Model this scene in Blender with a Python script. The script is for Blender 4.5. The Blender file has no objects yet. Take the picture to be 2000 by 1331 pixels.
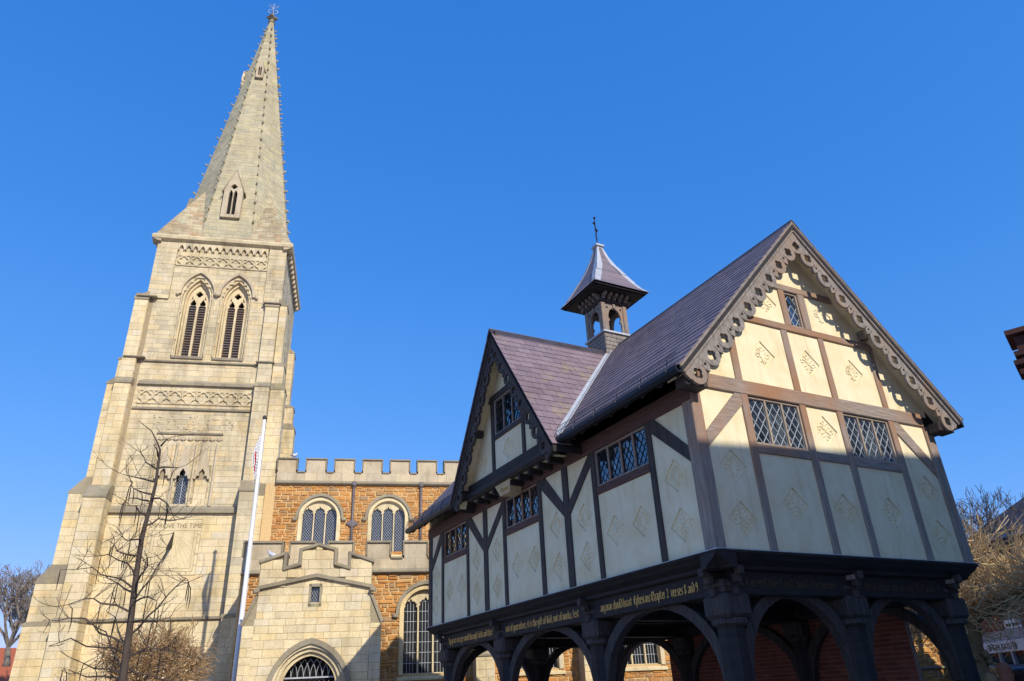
import bpy, bmesh, math, random
from mathutils import Vector, Matrix
random.seed(7)
R = math.radians
S = bpy.context.scene
COL = S.collection
# ------------------------------------------------------------------ camera
CAM = Vector((-6.78226, -7.23214, 1.6))
YAW, PIT, ROL, YC = .4967, .4634, -.0494, .2711
fwd = Vector((math.sin(YAW)*math.cos(PIT), math.cos(YAW)*math.cos(PIT), math.sin(PIT)))
rgt = Vector((math.cos(YAW), -math.sin(YAW), 0)); upv = rgt.cross(fwd)
r2 = math.cos(ROL)*rgt+math.sin(ROL)*upv; u2 = -math.sin(ROL)*rgt+math.cos(ROL)*upv
cd = bpy.data.cameras.new('camera'); co = bpy.data.objects.new('camera', cd); COL.objects.link(co)
m = Matrix((r2, u2, -fwd)).transposed().to_4x4(); m.translation = CAM
co.matrix_world = m
cd.sensor_width = 36; cd.lens = 36*1397.1/2000; cd.clip_end = 3000; cd.clip_start = .05
S.camera = co
# ------------------------------------------------------------------ world, sun, exposure
SUN_EL, SUN_AZ = 33.5, 5.0            # azimuth from -Y towards +X
sd = Vector((math.sin(R(SUN_AZ))*math.cos(R(SUN_EL)), -math.cos(R(SUN_AZ))*math.cos(R(SUN_EL)), math.sin(R(SUN_EL))))
W = bpy.data.worlds.new('World'); S.world = W; W.use_nodes = True
nt = W.node_tree; bg = nt.nodes['Background']
sky = nt.nodes.new('ShaderNodeTexSky'); sky.sky_type = 'NISHITA'; sky.sun_disc = False
sky.sun_elevation = R(SUN_EL); sky.sun_rotation = R(180-SUN_AZ); sky.altitude = 80
sky.air_density = 1.0; sky.dust_density = .35; sky.ozone_density = 3.0
# one even colour response for the whole sky (deep saturated blue of the photograph), no patches
sep = nt.nodes.new('ShaderNodeSeparateColor'); com = nt.nodes.new('ShaderNodeCombineColor'); nt.links.new(sky.outputs[0], sep.inputs[0])
for i, (gain, gam) in enumerate(((.74, 1.2), (.645, .60), (1.07, .38))):
    a = nt.nodes.new('ShaderNodeMath'); a.operation = 'MULTIPLY'; a.inputs[1].default_value = .125; nt.links.new(sep.outputs[i], a.inputs[0])
    b = nt.nodes.new('ShaderNodeMath'); b.operation = 'POWER'; b.inputs[1].default_value = gam; nt.links.new(a.outputs[0], b.inputs[0])
    c = nt.nodes.new('ShaderNodeMath'); c.operation = 'MULTIPLY'; c.inputs[1].default_value = gain/.125; nt.links.new(b.outputs[0], c.inputs[0]); nt.links.new(c.outputs[0], com.inputs[i])
nt.links.new(com.outputs[0], bg.inputs[0]); bg.inputs[1].default_value = .125
sl = bpy.data.lights.new('sun', 'SUN'); sl.energy = 4.3; sl.angle = R(.53); sl.color = (1, .935, .81)
so = bpy.data.objects.new('sun', sl); COL.objects.link(so); so.location = (0, -30, 40)
so.rotation_euler = (-sd).to_track_quat('-Z', 'Y').to_euler()
S.view_settings.view_transform = 'Standard'; S.view_settings.look = 'None'
S.view_settings.exposure = .12; S.view_settings.gamma = 1; S.view_settings.use_curve_mapping = False

# ------------------------------------------------------------------ materials
def nd(t, typ, **kw):
    n = t.nodes.new(typ)
    for k, v in kw.items(): setattr(n, k, v)
    return n
def lin(c): return tuple(((x/255)/12.92 if x/255 <= .04045 else ((x/255+.055)/1.055)**2.4) for x in c)+(1,)
def ramp(t, stops, fac):
    n = nd(t, 'ShaderNodeValToRGB'); e = n.color_ramp.elements
    while len(e) < len(stops): e.new(.5)
    for el, (p, c) in zip(e, stops): el.position = p; el.color = c if len(c) == 4 else (*c, 1)
    t.links.new(fac, n.inputs[0]); return n.outputs[0]
def mixc(t, a, b, fac, mode='MIX'):
    n = nd(t, 'ShaderNodeMix', data_type='RGBA', blend_type=mode)
    for i, x in ((0, fac), (6, a), (7, b)):
        if hasattr(x, 'is_linked'): t.links.new(x, n.inputs[i])
        else: n.inputs[i].default_value = x
    return n.outputs[2]
def mapped(t, scale, kind='pos'):
    g = nd(t, 'ShaderNodeNewGeometry') if kind == 'pos' else nd(t, 'ShaderNodeTexCoord')
    mp = nd(t, 'ShaderNodeMapping'); mp.inputs['Scale'].default_value = scale
    t.links.new(g.outputs['Position' if kind == 'pos' else 'Object'], mp.inputs[0]); return mp.outputs[0]
def noise(t, vec, scale, detail=4, rough=.55):
    n = nd(t, 'ShaderNodeTexNoise'); n.inputs['Scale'].default_value = scale
    n.inputs['Detail'].default_value = detail; n.inputs['Roughness'].default_value = rough
    t.links.new(vec, n.inputs['Vector']); return n.outputs['Fac']
def bump(t, h, strength, dist):
    n = nd(t, 'ShaderNodeBump'); n.inputs['Strength'].default_value = strength; n.inputs['Distance'].default_value = dist
    t.links.new(h, n.inputs['Height']); return n.outputs[0]
def rnd(t):
    g = nd(t, 'ShaderNodeNewGeometry'); o = nd(t, 'ShaderNodeObjectInfo')
    a = nd(t, 'ShaderNodeMath', operation='ADD'); t.links.new(g.outputs['Random Per Island'], a.inputs[0]); t.links.new(o.outputs['Random'], a.inputs[1])
    f = nd(t, 'ShaderNodeMath', operation='FRACT'); t.links.new(a.outputs[0], f.inputs[0]); return f.outputs[0]
def newmat(name):
    mt = bpy.data.materials.new(name); mt.use_nodes = True; t = mt.node_tree
    return mt, t, t.nodes['Principled BSDF']
def stone(name, cols, stain=.5, lichen=None, rough=.9, vary=1, bs=.35, sscale=.35):
    """masonry: per-block colour, staining in big soft patches, fine grain"""
    mt, t, b = newmat(name); L = t.links
    c = ramp(t, [(i/(len(cols)-1), col) for i, col in enumerate(cols)], rnd(t))
    p = mapped(t, (1, 1, 1))
    fine = noise(t, p, 22, 6, .7)
    c = mixc(t, c, ramp(t, [(.3, (.62, .6, .56)), (.7, (1.15, 1.12, 1.1))], fine), .55, 'MULTIPLY')
    big = noise(t, mapped(t, (1, 1, .55)), sscale*2.2, 5, .62)
    sf = ramp(t, [(.47, (0, 0, 0)), (.68, (1, 1, 1))], big)
    k = nd(t, 'ShaderNodeMath', operation='MULTIPLY'); L.new(sf, k.inputs[0]); k.inputs[1].default_value = stain
    c = mixc(t, c, (.62, .60, .56, 1), k.outputs[0], 'MULTIPLY')
    bl = noise(t, p, 1.7, 6, .72)
    kb = nd(t, 'ShaderNodeMath', operation='MULTIPLY'); L.new(ramp(t, [(.48, (0, 0, 0)), (.66, (1, 1, 1))], bl), kb.inputs[0]); kb.inputs[1].default_value = stain*.75
    c = mixc(t, c, (.70, .67, .62, 1), kb.outputs[0], 'MULTIPLY')
    st2 = noise(t, mapped(t, (2.6, 2.6, .22)), 1.1, 5, .65)            # rain streaks
    k3 = nd(t, 'ShaderNodeMath', operation='MULTIPLY'); L.new(ramp(t, [(.50, (0, 0, 0)), (.72, (1, 1, 1))], st2), k3.inputs[0]); k3.inputs[1].default_value = stain*.8
    c = mixc(t, c, (.58, .56, .52, 1), k3.outputs[0], 'MULTIPLY')
    if lichen:
        ln = noise(t, p, 1.6, 6, .7); lf = ramp(t, [(.56, (0, 0, 0)), (.66, (1, 1, 1))], ln)
        k2 = nd(t, 'ShaderNodeMath', operation='MULTIPLY'); L.new(lf, k2.inputs[0]); k2.inputs[1].default_value = lichen[1]
        c = mixc(t, c, lichen[0], k2.outputs[0])
    L.new(c, b.inputs['Base Color']); b.inputs['Roughness'].default_value = rough
    b.inputs['Specular IOR Level'].default_value = .2
    L.new(bump(t, fine, bs, .02), b.inputs['Normal']); return mt
def plain(name, col, rough=.7, var=.25, sc=6, stretch=(1, 1, 1), metal=0, bs=.2, spec=.3, col2=None, sc2=1.2):
    mt, t, b = newmat(name); L = t.links
    n = noise(t, mapped(t, stretch), sc, 5, .65)
    lo = tuple(x*(1-var) for x in col[:3]); hi = tuple(min(1, x*(1+var)) for x in col[:3])
    c = ramp(t, [(.3, lo), (.7, hi)], n)
    if col2:
        n2 = noise(t, mapped(t, (1, 1, 1)), sc2, 4, .6)
        c = mixc(t, c, (*col2, 1), ramp(t, [(.45, (0, 0, 0)), (.62, (1, 1, 1))], n2))
    L.new(c, b.inputs['Base Color']); b.inputs['Roughness'].default_value = rough; b.inputs['Metallic'].default_value = metal
    b.inputs['Specular IOR Level'].default_value = spec
    if bs: L.new(bump(t, n, bs, .01), b.inputs['Normal'])
    return mt
M = {}
buff = [lin(c) for c in ((204, 190, 155), (218, 202, 164), (210, 196, 165), (224, 208, 167), (194, 182, 154), (222, 201, 156), (214, 200, 169))]
M['ashlar'] = stone('pale_limestone', buff, .75)
M['ashlar_new'] = stone('warm_limestone', [lin(c) for c in ((231, 213, 170), (221, 204, 166), (234, 214, 167), (213, 198, 161), (230, 206, 154), (221, 208, 178), (226, 199, 150))], .7)
M['ashlar_grey'] = stone('grey_weathered_limestone', [lin(c) for c in ((206, 190, 160), (194, 180, 154), (214, 196, 160), (200, 184, 156))], .7, (lin((160, 152, 116)), .4))
M['spire'] = stone('lichened_spire_stone', [lin(c) for c in ((192, 182, 150), (182, 173, 144), (202, 190, 154), (176, 170, 144), (196, 185, 148))], .5, (lin((180, 172, 106)), .5), sscale=.2)
M['broach'] = stone('rough_broach_stone', [lin(c) for c in ((188, 170, 134), (170, 154, 126), (196, 184, 150), (180, 150, 116))], .6, (lin((186, 186, 160)), .7))
M['iron'] = stone('orange_ironstone', [lin(c) for c in ((206, 148, 82), (194, 134, 72), (212, 156, 90), (182, 122, 66), (202, 150, 92), (172, 126, 80), (214, 166, 102), (168, 138, 104), (198, 138, 70))], .5, sscale=.5)
M['mortar'] = plain('lime_mortar', lin((204, 172, 122))[:3], .95, .15, 18)
M['mortar_grey'] = plain('old_mortar', lin((154, 140, 112))[:3], .95, .2, 14)
M['coping'] = stone('lichened_coping_stone', [lin(c) for c in ((160, 150, 128), (146, 136, 116), (170, 158, 132))], .6, (lin((178, 168, 108)), .5))
def plaster_mat():
    mt, t, b = newmat('cream_plaster'); L = t.links; base = lin((232, 218, 182))
    n1 = noise(t, mapped(t, (1, 1, 1)), 2.2, 5, .6); c = mixc(t, base, lin((222, 203, 160)), ramp(t, [(.38, (0, 0, 0)), (.68, (1, 1, 1))], n1))
    n2 = noise(t, mapped(t, (5, 5, .5)), 1.6, 6, .7); c = mixc(t, c, (.74, .70, .62, 1), ramp(t, [(.52, (0, 0, 0)), (.80, (.85, .85, .85))], n2), 'MULTIPLY')
    n3 = noise(t, mapped(t, (1, 1, 1)), 34, 5, .7)
    L.new(c, b.inputs['Base Color']); b.inputs['Roughness'].default_value = .92; b.inputs['Specular IOR Level'].default_value = .15
    n4 = noise(t, mapped(t, (1, 1, 1)), 3.5, 3, .5); ad = nd(t, 'ShaderNodeMath', operation='MULTIPLY_ADD'); L.new(n3, ad.inputs[0]); ad.inputs[1].default_value = .25; L.new(n4, ad.inputs[2])
    L.new(bump(t, ad.outputs[0], .22, .02), b.inputs['Normal']); return mt
M['plaster'] = plaster_mat()
M['oak_v'] = plain('weathered_oak_upright', lin((142, 130, 119))[:3], .8, .42, 9, (4, 4, .25), bs=.6, col2=lin((150, 112, 84))[:3], sc2=.45)
M['oak_h'] = plain('weathered_oak_rail', lin((142, 129, 118))[:3], .8, .42, 9, (.35, .35, 4), bs=.6, col2=lin((152, 112, 82))[:3], sc2=.4)
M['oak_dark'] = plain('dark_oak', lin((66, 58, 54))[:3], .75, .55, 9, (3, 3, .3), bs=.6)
M['oak_black'] = plain('blackened_oak', lin((42, 37, 36))[:3], .7, .4, 9, (.4, .4, 2), bs=.35)
M['oak_grey'] = plain('silvered_oak', lin((130, 121, 113))[:3], .8, .4, 8, (2, 2, 1), bs=.5, col2=lin((142, 120, 102))[:3], sc2=1.1)
M['oak_red'] = plain('dark_red_oak', lin((92, 66, 58))[:3], .8, .4, 9, (.35, .35, 4), bs=.5)
M['oak_pale'] = plain('bleached_oak_frame', lin((160, 142, 122))[:3], .8, .25, 9, (2, 2, .4), bs=.3)
M['datestone'] = plain('painted_date_bracket', lin((186, 166, 128))[:3], .8, .12, 6)
M['slate'] = stone('purple_slate', [lin(c) for c in ((120, 108, 114), (128, 116, 120), (114, 104, 112), (134, 120, 124), (122, 111, 118))], .25, rough=.55, bs=.12)
M['slate_lichen'] = stone('lichened_purple_slate', [lin(c) for c in ((130, 113, 119), (139, 122, 128), (123, 108, 116))], .4, (lin((160, 146, 100)), .4), rough=.6, bs=.15)
M['slate_dark'] = plain('dark_slate', lin((62, 58, 64))[:3], .6, .25, 5)
M['lead'] = plain('dull_lead', lin((176, 178, 182))[:3], .55, .15, 5, metal=.35)
M['lead_dark'] = plain('pale_lead_came', lin((178, 182, 186))[:3], .55, .15, 20)
M['came_dark'] = plain('black_lead_came', lin((34, 38, 46))[:3], .5, .2, 20, metal=.3)
M['ironwork'] = plain('black_ironwork', (.02, .02, .022), .5, .3, 12, metal=.4)
M['wire'] = plain('grey_wire', lin((84, 82, 84))[:3], .5, .2, 20, metal=.5)
M['shade_black'] = plain('interior_shade_black', (.012, .011, .010), .95, .2, 5, bs=0)  # near-black colour stands in for the shade behind openings and panes
M['gold'] = plain('gilt_lettering', lin((206, 164, 92))[:3], .45, .15, 30, metal=.2, bs=0)
M['gold_dull'] = plain('dulled_gilt_lettering', lin((72, 60, 44))[:3], .7, .3, 10, bs=0)
M['ink'] = plain('dark_letter_lines', lin((120, 104, 76))[:3], .9, .2, 30, bs=0)  # one dark tone for the sundial's lines and letters
M['white'] = plain('white_paint', (.78, .78, .78), .4, .04, 4, bs=.03)
M['red'] = plain('red_cloth', lin((196, 40, 46))[:3], .8, .1, 8)
M['cloth'] = plain('white_cloth', (.75, .75, .76), .85, .06, 8)
M['pipe'] = plain('grey_cast_iron', lin((112, 104, 104))[:3], .55, .25, 7, metal=.2)
M['stucco'] = plain('cream_stucco', (.62, .58, .50), .9, .08, 3)
M['brick_shaded'] = stone('shaded_brick', [lin(c) for c in ((96, 62, 54), (84, 56, 50), (104, 68, 58))], .6)  # shade on the chimney faces is put into this darker brick colour
M['brick'] = stone('red_brick', [lin(c) for c in ((142, 78, 62), (130, 70, 58), (150, 88, 70), (120, 66, 56))], .4)
M['brick_mortar'] = plain('brick_mortar', lin((140, 116, 100))[:3], .95, .15, 20)
M['terracotta'] = plain('terracotta', lin((160, 88, 60))[:3], .8, .2, 6)
M['bark_dark'] = plain('dark_bark', lin((74, 64, 56))[:3], .9, .35, 14, (1, 1, .3), bs=.5)
M['bark_twig'] = plain('brown_twigs', lin((150, 120, 84))[:3], .9, .3, 5)
M['bark_grey'] = plain('grey_twigs', lin((126, 114, 102))[:3], .9, .3, 5)
M['bark_pollard'] = plain('pollard_bark', lin((142, 120, 86))[:3], .95, .4, 6, bs=.7)
M['twig_pale'] = plain('pale_twigs', lin((206, 180, 136))[:3], .9, .25, 3)
M['pod'] = plain('dry_seed_pod', lin((52, 42, 36))[:3], .9, .3, 10)
M['asphalt'] = plain('paving', (.30, .28, .255), .9, .2, 3)
M['carpaint'] = plain('dark_car_paint', (.02, .022, .028), .25, .1, 3, bs=0, spec=.6)
M['tyre'] = plain('tyre_rubber', (.02, .02, .02), .9, .1, 6)
M['skin'] = plain('skin', lin((205, 150, 122))[:3], .6, .08, 12)
M['hair'] = plain('auburn_hair', lin((122, 72, 48))[:3], .6, .3, 25, (3, 3, .5))
M['coat'] = plain('dark_coat', (.035, .035, .045), .85, .15, 12)
M['coat2'] = plain('pink_coat', lin((196, 112, 112))[:3], .85, .15, 12)
M['curtain'] = plain('white_curtain', (.7, .69, .66), .9, .05, 6)
M['feather'] = plain('pale_grey_feathers', lin((196, 196, 200))[:3], .8, .15, 14)
M['sign_grey'] = plain('pale_sign_board', lin((206, 204, 204))[:3], .6, .05, 4)
M['shop_paint'] = plain('grey_shop_paint', lin((150, 150, 154))[:3], .6, .1, 4)
M['letter_dark'] = plain('dark_sign_letters', (.03, .03, .035), .6, .1, 4, bs=0)
M['blue_cloth'] = plain('blue_poster_paint', lin((40, 130, 190))[:3], .7, .1, 6, bs=0)
def glass(name, tint, trans, rough=.03, ior=2.3, diffuse_grey=.06):
    mt, t, b = newmat(name); L = t.links
    gl = nd(t, 'ShaderNodeBsdfGlossy'); gl.inputs['Roughness'].default_value = rough
    tr = nd(t, 'ShaderNodeBsdfTransparent'); tr.inputs[0].default_value = (*tint, 1)
    df = nd(t, 'ShaderNodeBsdfDiffuse'); df.inputs[0].default_value = (diffuse_grey, diffuse_grey*1.1, diffuse_grey*1.25, 1)  # small grey diffuse part makes the panes paler
    a = nd(t, 'ShaderNodeMixShader'); a.inputs[0].default_value = trans; L.new(df.outputs[0], a.inputs[1]); L.new(tr.outputs[0], a.inputs[2])
    lw2 = nd(t, 'ShaderNodeLayerWeight'); lw2.inputs[0].default_value = .5      # symmetric for both faces of a pane
    pw = nd(t, 'ShaderNodeMath', operation='POWER'); L.new(lw2.outputs['Facing'], pw.inputs[0]); pw.inputs[1].default_value = 4
    f0 = ((ior-1)/(ior+1))**2; fr = nd(t, 'ShaderNodeMath', operation='MULTIPLY_ADD'); L.new(pw.outputs[0], fr.inputs[0]); fr.inputs[1].default_value = 1-f0; fr.inputs[2].default_value = f0
    mx = nd(t, 'ShaderNodeMixShader'); L.new(fr.outputs[0], mx.inputs[0]); L.new(a.outputs[0], mx.inputs[1]); L.new(gl.outputs[0], mx.inputs[2])
    L.new(mx.outputs[0], t.nodes['Material Output'].inputs[0]); t.nodes.remove(b); return mt
M['glass'] = glass('old_window_glass', (.82, .86, .86), .86)
M['glass_church'] = glass('church_window_glass', (.2, .25, .3), .3, .10, 1.8, .025)

# ------------------------------------------------------------------ mesh helpers
def link(name, me, mat=None, parent=None, mw=None):
    o = bpy.data.objects.new(name, me); COL.objects.link(o)
    if mat is not None and not me.materials: me.materials.append(M[mat] if isinstance(mat, str) else mat)
    if parent: o.parent = parent
    if mw is not None: o.matrix_local = mw
    return o
def tag(o, label, cat, group=None, kind=None):
    if label: o['label'] = label
    if cat: o['category'] = cat
    if group: o['group'] = group
    if kind: o['kind'] = kind
    return o
def empty(name, loc=(0, 0, 0), rz=0, label=None, cat=None, group=None):
    o = bpy.data.objects.new(name, None); COL.objects.link(o); o.location = loc; o.rotation_euler = (0, 0, rz)
    tag(o, label, cat, group); return o
class MB:
    def __init__(s): s.v = []; s.f = []
    def add(s, vs, fs):
        n = len(s.v); s.v += [tuple(p) for p in vs]; s.f += [tuple(i+n for i in f) for f in fs]; return s
    def box(s, x0, x1, y0, y1, z0, z1):
        return s.add([(x, y, z) for z in (z0, z1) for y in (y0, y1) for x in (x0, x1)],
                     [(0, 2, 3, 1), (4, 5, 7, 6), (0, 1, 5, 4), (2, 6, 7, 3), (0, 4, 6, 2), (1, 3, 7, 5)])
    def obox(s, c, ax, h, ch=0, jit=0):
        """oriented box: centre, three axes, half sizes, chamfer"""
        c = Vector(c); A = [Vector(a).normalized() for a in ax]
        j = lambda: Vector([random.uniform(-jit, jit) for _ in range(3)]) if jit else Vector((0, 0, 0))
        if not ch:
            vs = [c+A[0]*h[0]*i+A[1]*h[1]*jj+A[2]*h[2]*k+j() for k in (-1, 1) for jj in (-1, 1) for i in (-1, 1)]
            return s.add(vs, [(0, 2, 3, 1), (4, 5, 7, 6), (0, 1, 5, 4), (2, 6, 7, 3), (0, 4, 6, 2), (1, 3, 7, 5)])
        vs = []; idx = {}
        for sx in (-1, 1):
            for sy in (-1, 1):
                for sz in (-1, 1):
                    jj = j()
                    for a in range(3):
                        d = [h[0]-ch, h[1]-ch, h[2]-ch]; d[a] = h[a]
                        idx[sx, sy, sz, a] = len(vs); vs.append(c+A[0]*d[0]*sx+A[1]*d[1]*sy+A[2]*d[2]*sz+jj)
        fs = []
        for a in range(3):
            o1, o2 = [i for i in range(3) if i != a]
            for sg in (-1, 1):
                q = []
                for p1, p2 in ((-1, -1), (1, -1), (1, 1), (-1, 1)):
                    k = [0, 0, 0]; k[a] = sg; k[o1] = p1; k[o2] = p2; q.append(idx[k[0], k[1], k[2], a])
                fs.append(tuple(q))
        for a in range(3):
            b, d = [i for i in range(3) if i != a]
            for sb in (-1, 1):
                for sd_ in (-1, 1):
                    q = []
                    for sa, ax_ in ((-1, b), (1, b), (1, d), (-1, d)):
                        k = [0, 0, 0]; k[a] = sa; k[b] = sb; k[d] = sd_; q.append(idx[k[0], k[1], k[2], ax_])
                    fs.append(tuple(q))
        for sx in (-1, 1):
            for sy in (-1, 1):
                for sz in (-1, 1): fs.append(tuple(idx[sx, sy, sz, a] for a in range(3)))
        return s.add(vs, fs)
    def cbox(s, x0, x1, y0, y1, z0, z1, ch=.01, jit=0):
        return s.obox(((x0+x1)/2, (y0+y1)/2, (z0+z1)/2), ((1, 0, 0), (0, 1, 0), (0, 0, 1)), (abs(x1-x0)/2, abs(y1-y0)/2, abs(z1-z0)/2), ch, jit)
    def beam(s, p0, p1, w, d, side=(0, 0, 1), ch=0, jit=0):
        p0 = Vector(p0); p1 = Vector(p1); a = (p1-p0).normalized(); b = Vector(side)-a*Vector(side).dot(a); b.normalize(); c = a.cross(b)
        return s.obox((p0+p1)/2, (a, b, c), ((p1-p0).length/2, w/2, d/2), ch, jit)
    def prism(s, poly, fn, t0, t1):
        """poly of (a,b); fn(a,b,t)->xyz"""
        n = len(poly); vs = [fn(a, b, t0) for a, b in poly]+[fn(a, b, t1) for a, b in poly]
        return s.add(vs, [tuple(range(n)), tuple(range(2*n-1, n-1, -1))]+[(i, (i+1) % n, n+(i+1) % n, n+i) for i in range(n)])
    def tube(s, pts, rad, n=6, cap=True):
        pts = [Vector(p) for p in pts]; k = len(pts)
        if not hasattr(rad, '__len__'): rad = [rad]*k
        base = len(s.v); ref = None
        for i, p in enumerate(pts):
            t = (pts[min(i+1, k-1)]-pts[max(i-1, 0)])
            if t.length < 1e-9: t = Vector((0, 0, 1))
            t.normalize()
            if ref is None: ref = Vector((1, 0, 0)) if abs(t.x) < .9 else Vector((0, 1, 0))
            b = ref-t*ref.dot(t)
            if b.length < 1e-6: b = t.orthogonal()
            b.normalize(); ref = b; c = t.cross(b)
            for q in range(n):
                an = 2*math.pi*q/n; s.v.append(tuple(p+(b*math.cos(an)+c*math.sin(an))*rad[i]))
        for i in range(k-1):
            for q in range(n):
                s.f.append((base+i*n+q, base+i*n+(q+1) % n, base+(i+1)*n+(q+1) % n, base+(i+1)*n+q))
        if cap: s.f.append(tuple(base+q for q in range(n))); s.f.append(tuple(base+(k-1)*n+q for q in range(n)))
        return s
    def lathe(s, prof, c, n=12, ax=None):
        """prof (r,z)"""
        base = len(s.v)
        for r, z in prof:
            for q in range(n): an = 2*math.pi*(q+.5)/n; s.v.append((c[0]+r*math.cos(an), c[1]+r*math.sin(an), c[2]+z))
        for i in range(len(prof)-1):
            for q in range(n): s.f.append((base+i*n+q, base+i*n+(q+1) % n, base+(i+1)*n+(q+1) % n, base+(i+1)*n+q))
        s.f.append(tuple(base+q for q in range(n))); s.f.append(tuple(base+(len(prof)-1)*n+q for q in range(n)))
        return s
    def ell(s, c, ax, h, nu=8, nv=5):
        c = Vector(c); A = [Vector(a).normalized() for a in ax]; base = len(s.v)
        for i in range(nv+1):
            th = math.pi*i/nv
            for q in range(nu):
                ph = 2*math.pi*q/nu
                s.v.append(tuple(c+A[0]*h[0]*math.cos(th)+A[1]*h[1]*math.sin(th)*math.cos(ph)+A[2]*h[2]*math.sin(th)*math.sin(ph)))
        for i in range(nv):
            for q in range(nu): s.f.append((base+i*nu+q, base+i*nu+(q+1) % nu, base+(i+1)*nu+(q+1) % nu, base+(i+1)*nu+q))
        return s
    def mesh(s, name, smooth=False):
        me = bpy.data.meshes.new(name); me.from_pydata(s.v, [], s.f)
        if smooth: me.polygons.foreach_set('use_smooth', [True]*len(me.polygons))
        me.update(); return me
    def build(s, name, mat, parent=None, smooth=False, mw=None, kind=None):
        bm = bmesh.new(); me = s.mesh(name, smooth); bm.from_mesh(me); bmesh.ops.recalc_face_normals(bm, faces=bm.faces); bm.to_mesh(me); bm.free()
        o = link(name, me, mat, parent, mw)
        if kind: o['kind'] = kind
        return o
def plate_mesh(name, outline, holes, t, mw):
    """flat plate with holes (2D curve fill), thickness t, mapped by matrix mw (x,y plane, z thickness)"""
    cu = bpy.data.curves.new(name, 'CURVE'); cu.dimensions = '2D'; cu.fill_mode = 'BOTH'; cu.extrude = t/2
    for poly in [outline]+list(holes):
        sp = cu.splines.new('POLY'); sp.points.add(len(poly)-1); sp.use_cyclic_u = True
        for p, (a, b) in zip(sp.points, poly): p.co = (a, b, 0, 1)
    o = bpy.data.objects.new(name, cu); COL.objects.link(o)
    dg = bpy.context.evaluated_depsgraph_get(); me = bpy.data.meshes.new_from_object(o.evaluated_get(dg), depsgraph=dg)
    bpy.data.objects.remove(o); bpy.data.curves.remove(cu); me.transform(mw); me.name = name; me.materials.clear(); return me
def plate(name, outline, holes, t, mw, mat, parent): return link(name, plate_mesh(name, outline, holes, t, mw), mat, parent)
def text_mesh(txt, size, mw, sx=1, align='CENTER', thick=.004):
    cu = bpy.data.curves.new('lettering', 'FONT'); cu.body = txt; cu.size = size; cu.align_x = align; cu.extrude = thick
    o = bpy.data.objects.new('lettering', cu); COL.objects.link(o); dg = bpy.context.evaluated_depsgraph_get()
    me = bpy.data.meshes.new_from_object(o.evaluated_get(dg), depsgraph=dg); bpy.data.objects.remove(o); bpy.data.curves.remove(cu)
    me.transform(Matrix.Diagonal((sx, 1, 1, 1))); me.transform(mw); me.materials.clear(); return me
def frame(o, xa, ya): # matrix: local x->xa, y->ya, z->xa x ya
    xa = Vector(xa).normalized(); ya = Vector(ya).normalized(); za = xa.cross(ya)
    mm = Matrix((xa, ya, za)).transposed().to_4x4(); mm.translation = Vector(o); return mm
def circ(cx, cy, r, n=14, a0=0, a1=2*math.pi, end=False):
    k = n if not end else n+1
    return [(cx+r*math.cos(a0+(a1-a0)*i/n), cy+r*math.sin(a0+(a1-a0)*i/n)) for i in range(k)]
def quatre(cx, cy, r, rot=0, n=7):
    out = []
    for k in range(4):
        a = rot+k*math.pi/2
        out += circ(cx+r*math.cos(a), cy+r*math.sin(a), r, n, a-math.pi/2, a+math.pi/2)
    return out
def arch(cx, hw, z0, zs, za, n=8):
    """two-centred pointed arch outline from sill z0; springing zs, apex za"""
    h = za-zs; r = (hw*hw+h*h)/(2*hw); pts = [(cx-hw, z0), (cx+hw, z0)]
    a1 = math.atan2(h, r-hw) if r > hw else math.pi-math.atan2(h, hw-r)
    for i in range(n+1): a = a1*i/n; pts.append((cx+hw-r+r*math.cos(a), zs+r*math.sin(a)))
    for i in range(1, n+1): a = a1*(1-i/n); pts.append((cx-hw+r-r*math.cos(a), zs+r*math.sin(a)))
    return pts
def inpoly(x, y, P):
    c = False; j = len(P)-1
    for i in range(len(P)):
        if (P[i][1] > y) != (P[j][1] > y) and x < (P[j][0]-P[i][0])*(y-P[i][1])/(P[j][1]-P[i][1])+P[i][0]: c = not c
        j = i
    return c
def clip(poly, x0, x1, y0, y1):
    for ax, val, sg in ((0, x0, 1), (0, x1, -1), (1, y0, 1), (1, y1, -1)):
        out = []
        for i in range(len(poly)):
            a = poly[i-1]; b = poly[i]; da = (a[ax]-val)*sg; db = (b[ax]-val)*sg
            if (da >= 0) != (db >= 0):
                k = da/(da-db); out.append((a[0]+(b[0]-a[0])*k, a[1]+(b[1]-a[1])*k))
            if db >= 0: out.append(b)
        poly = out
        if len(poly) < 3: return []
    return poly
UNIT = MB().box(-.5, .5, -.5, .5, -.5, .5)
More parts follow.
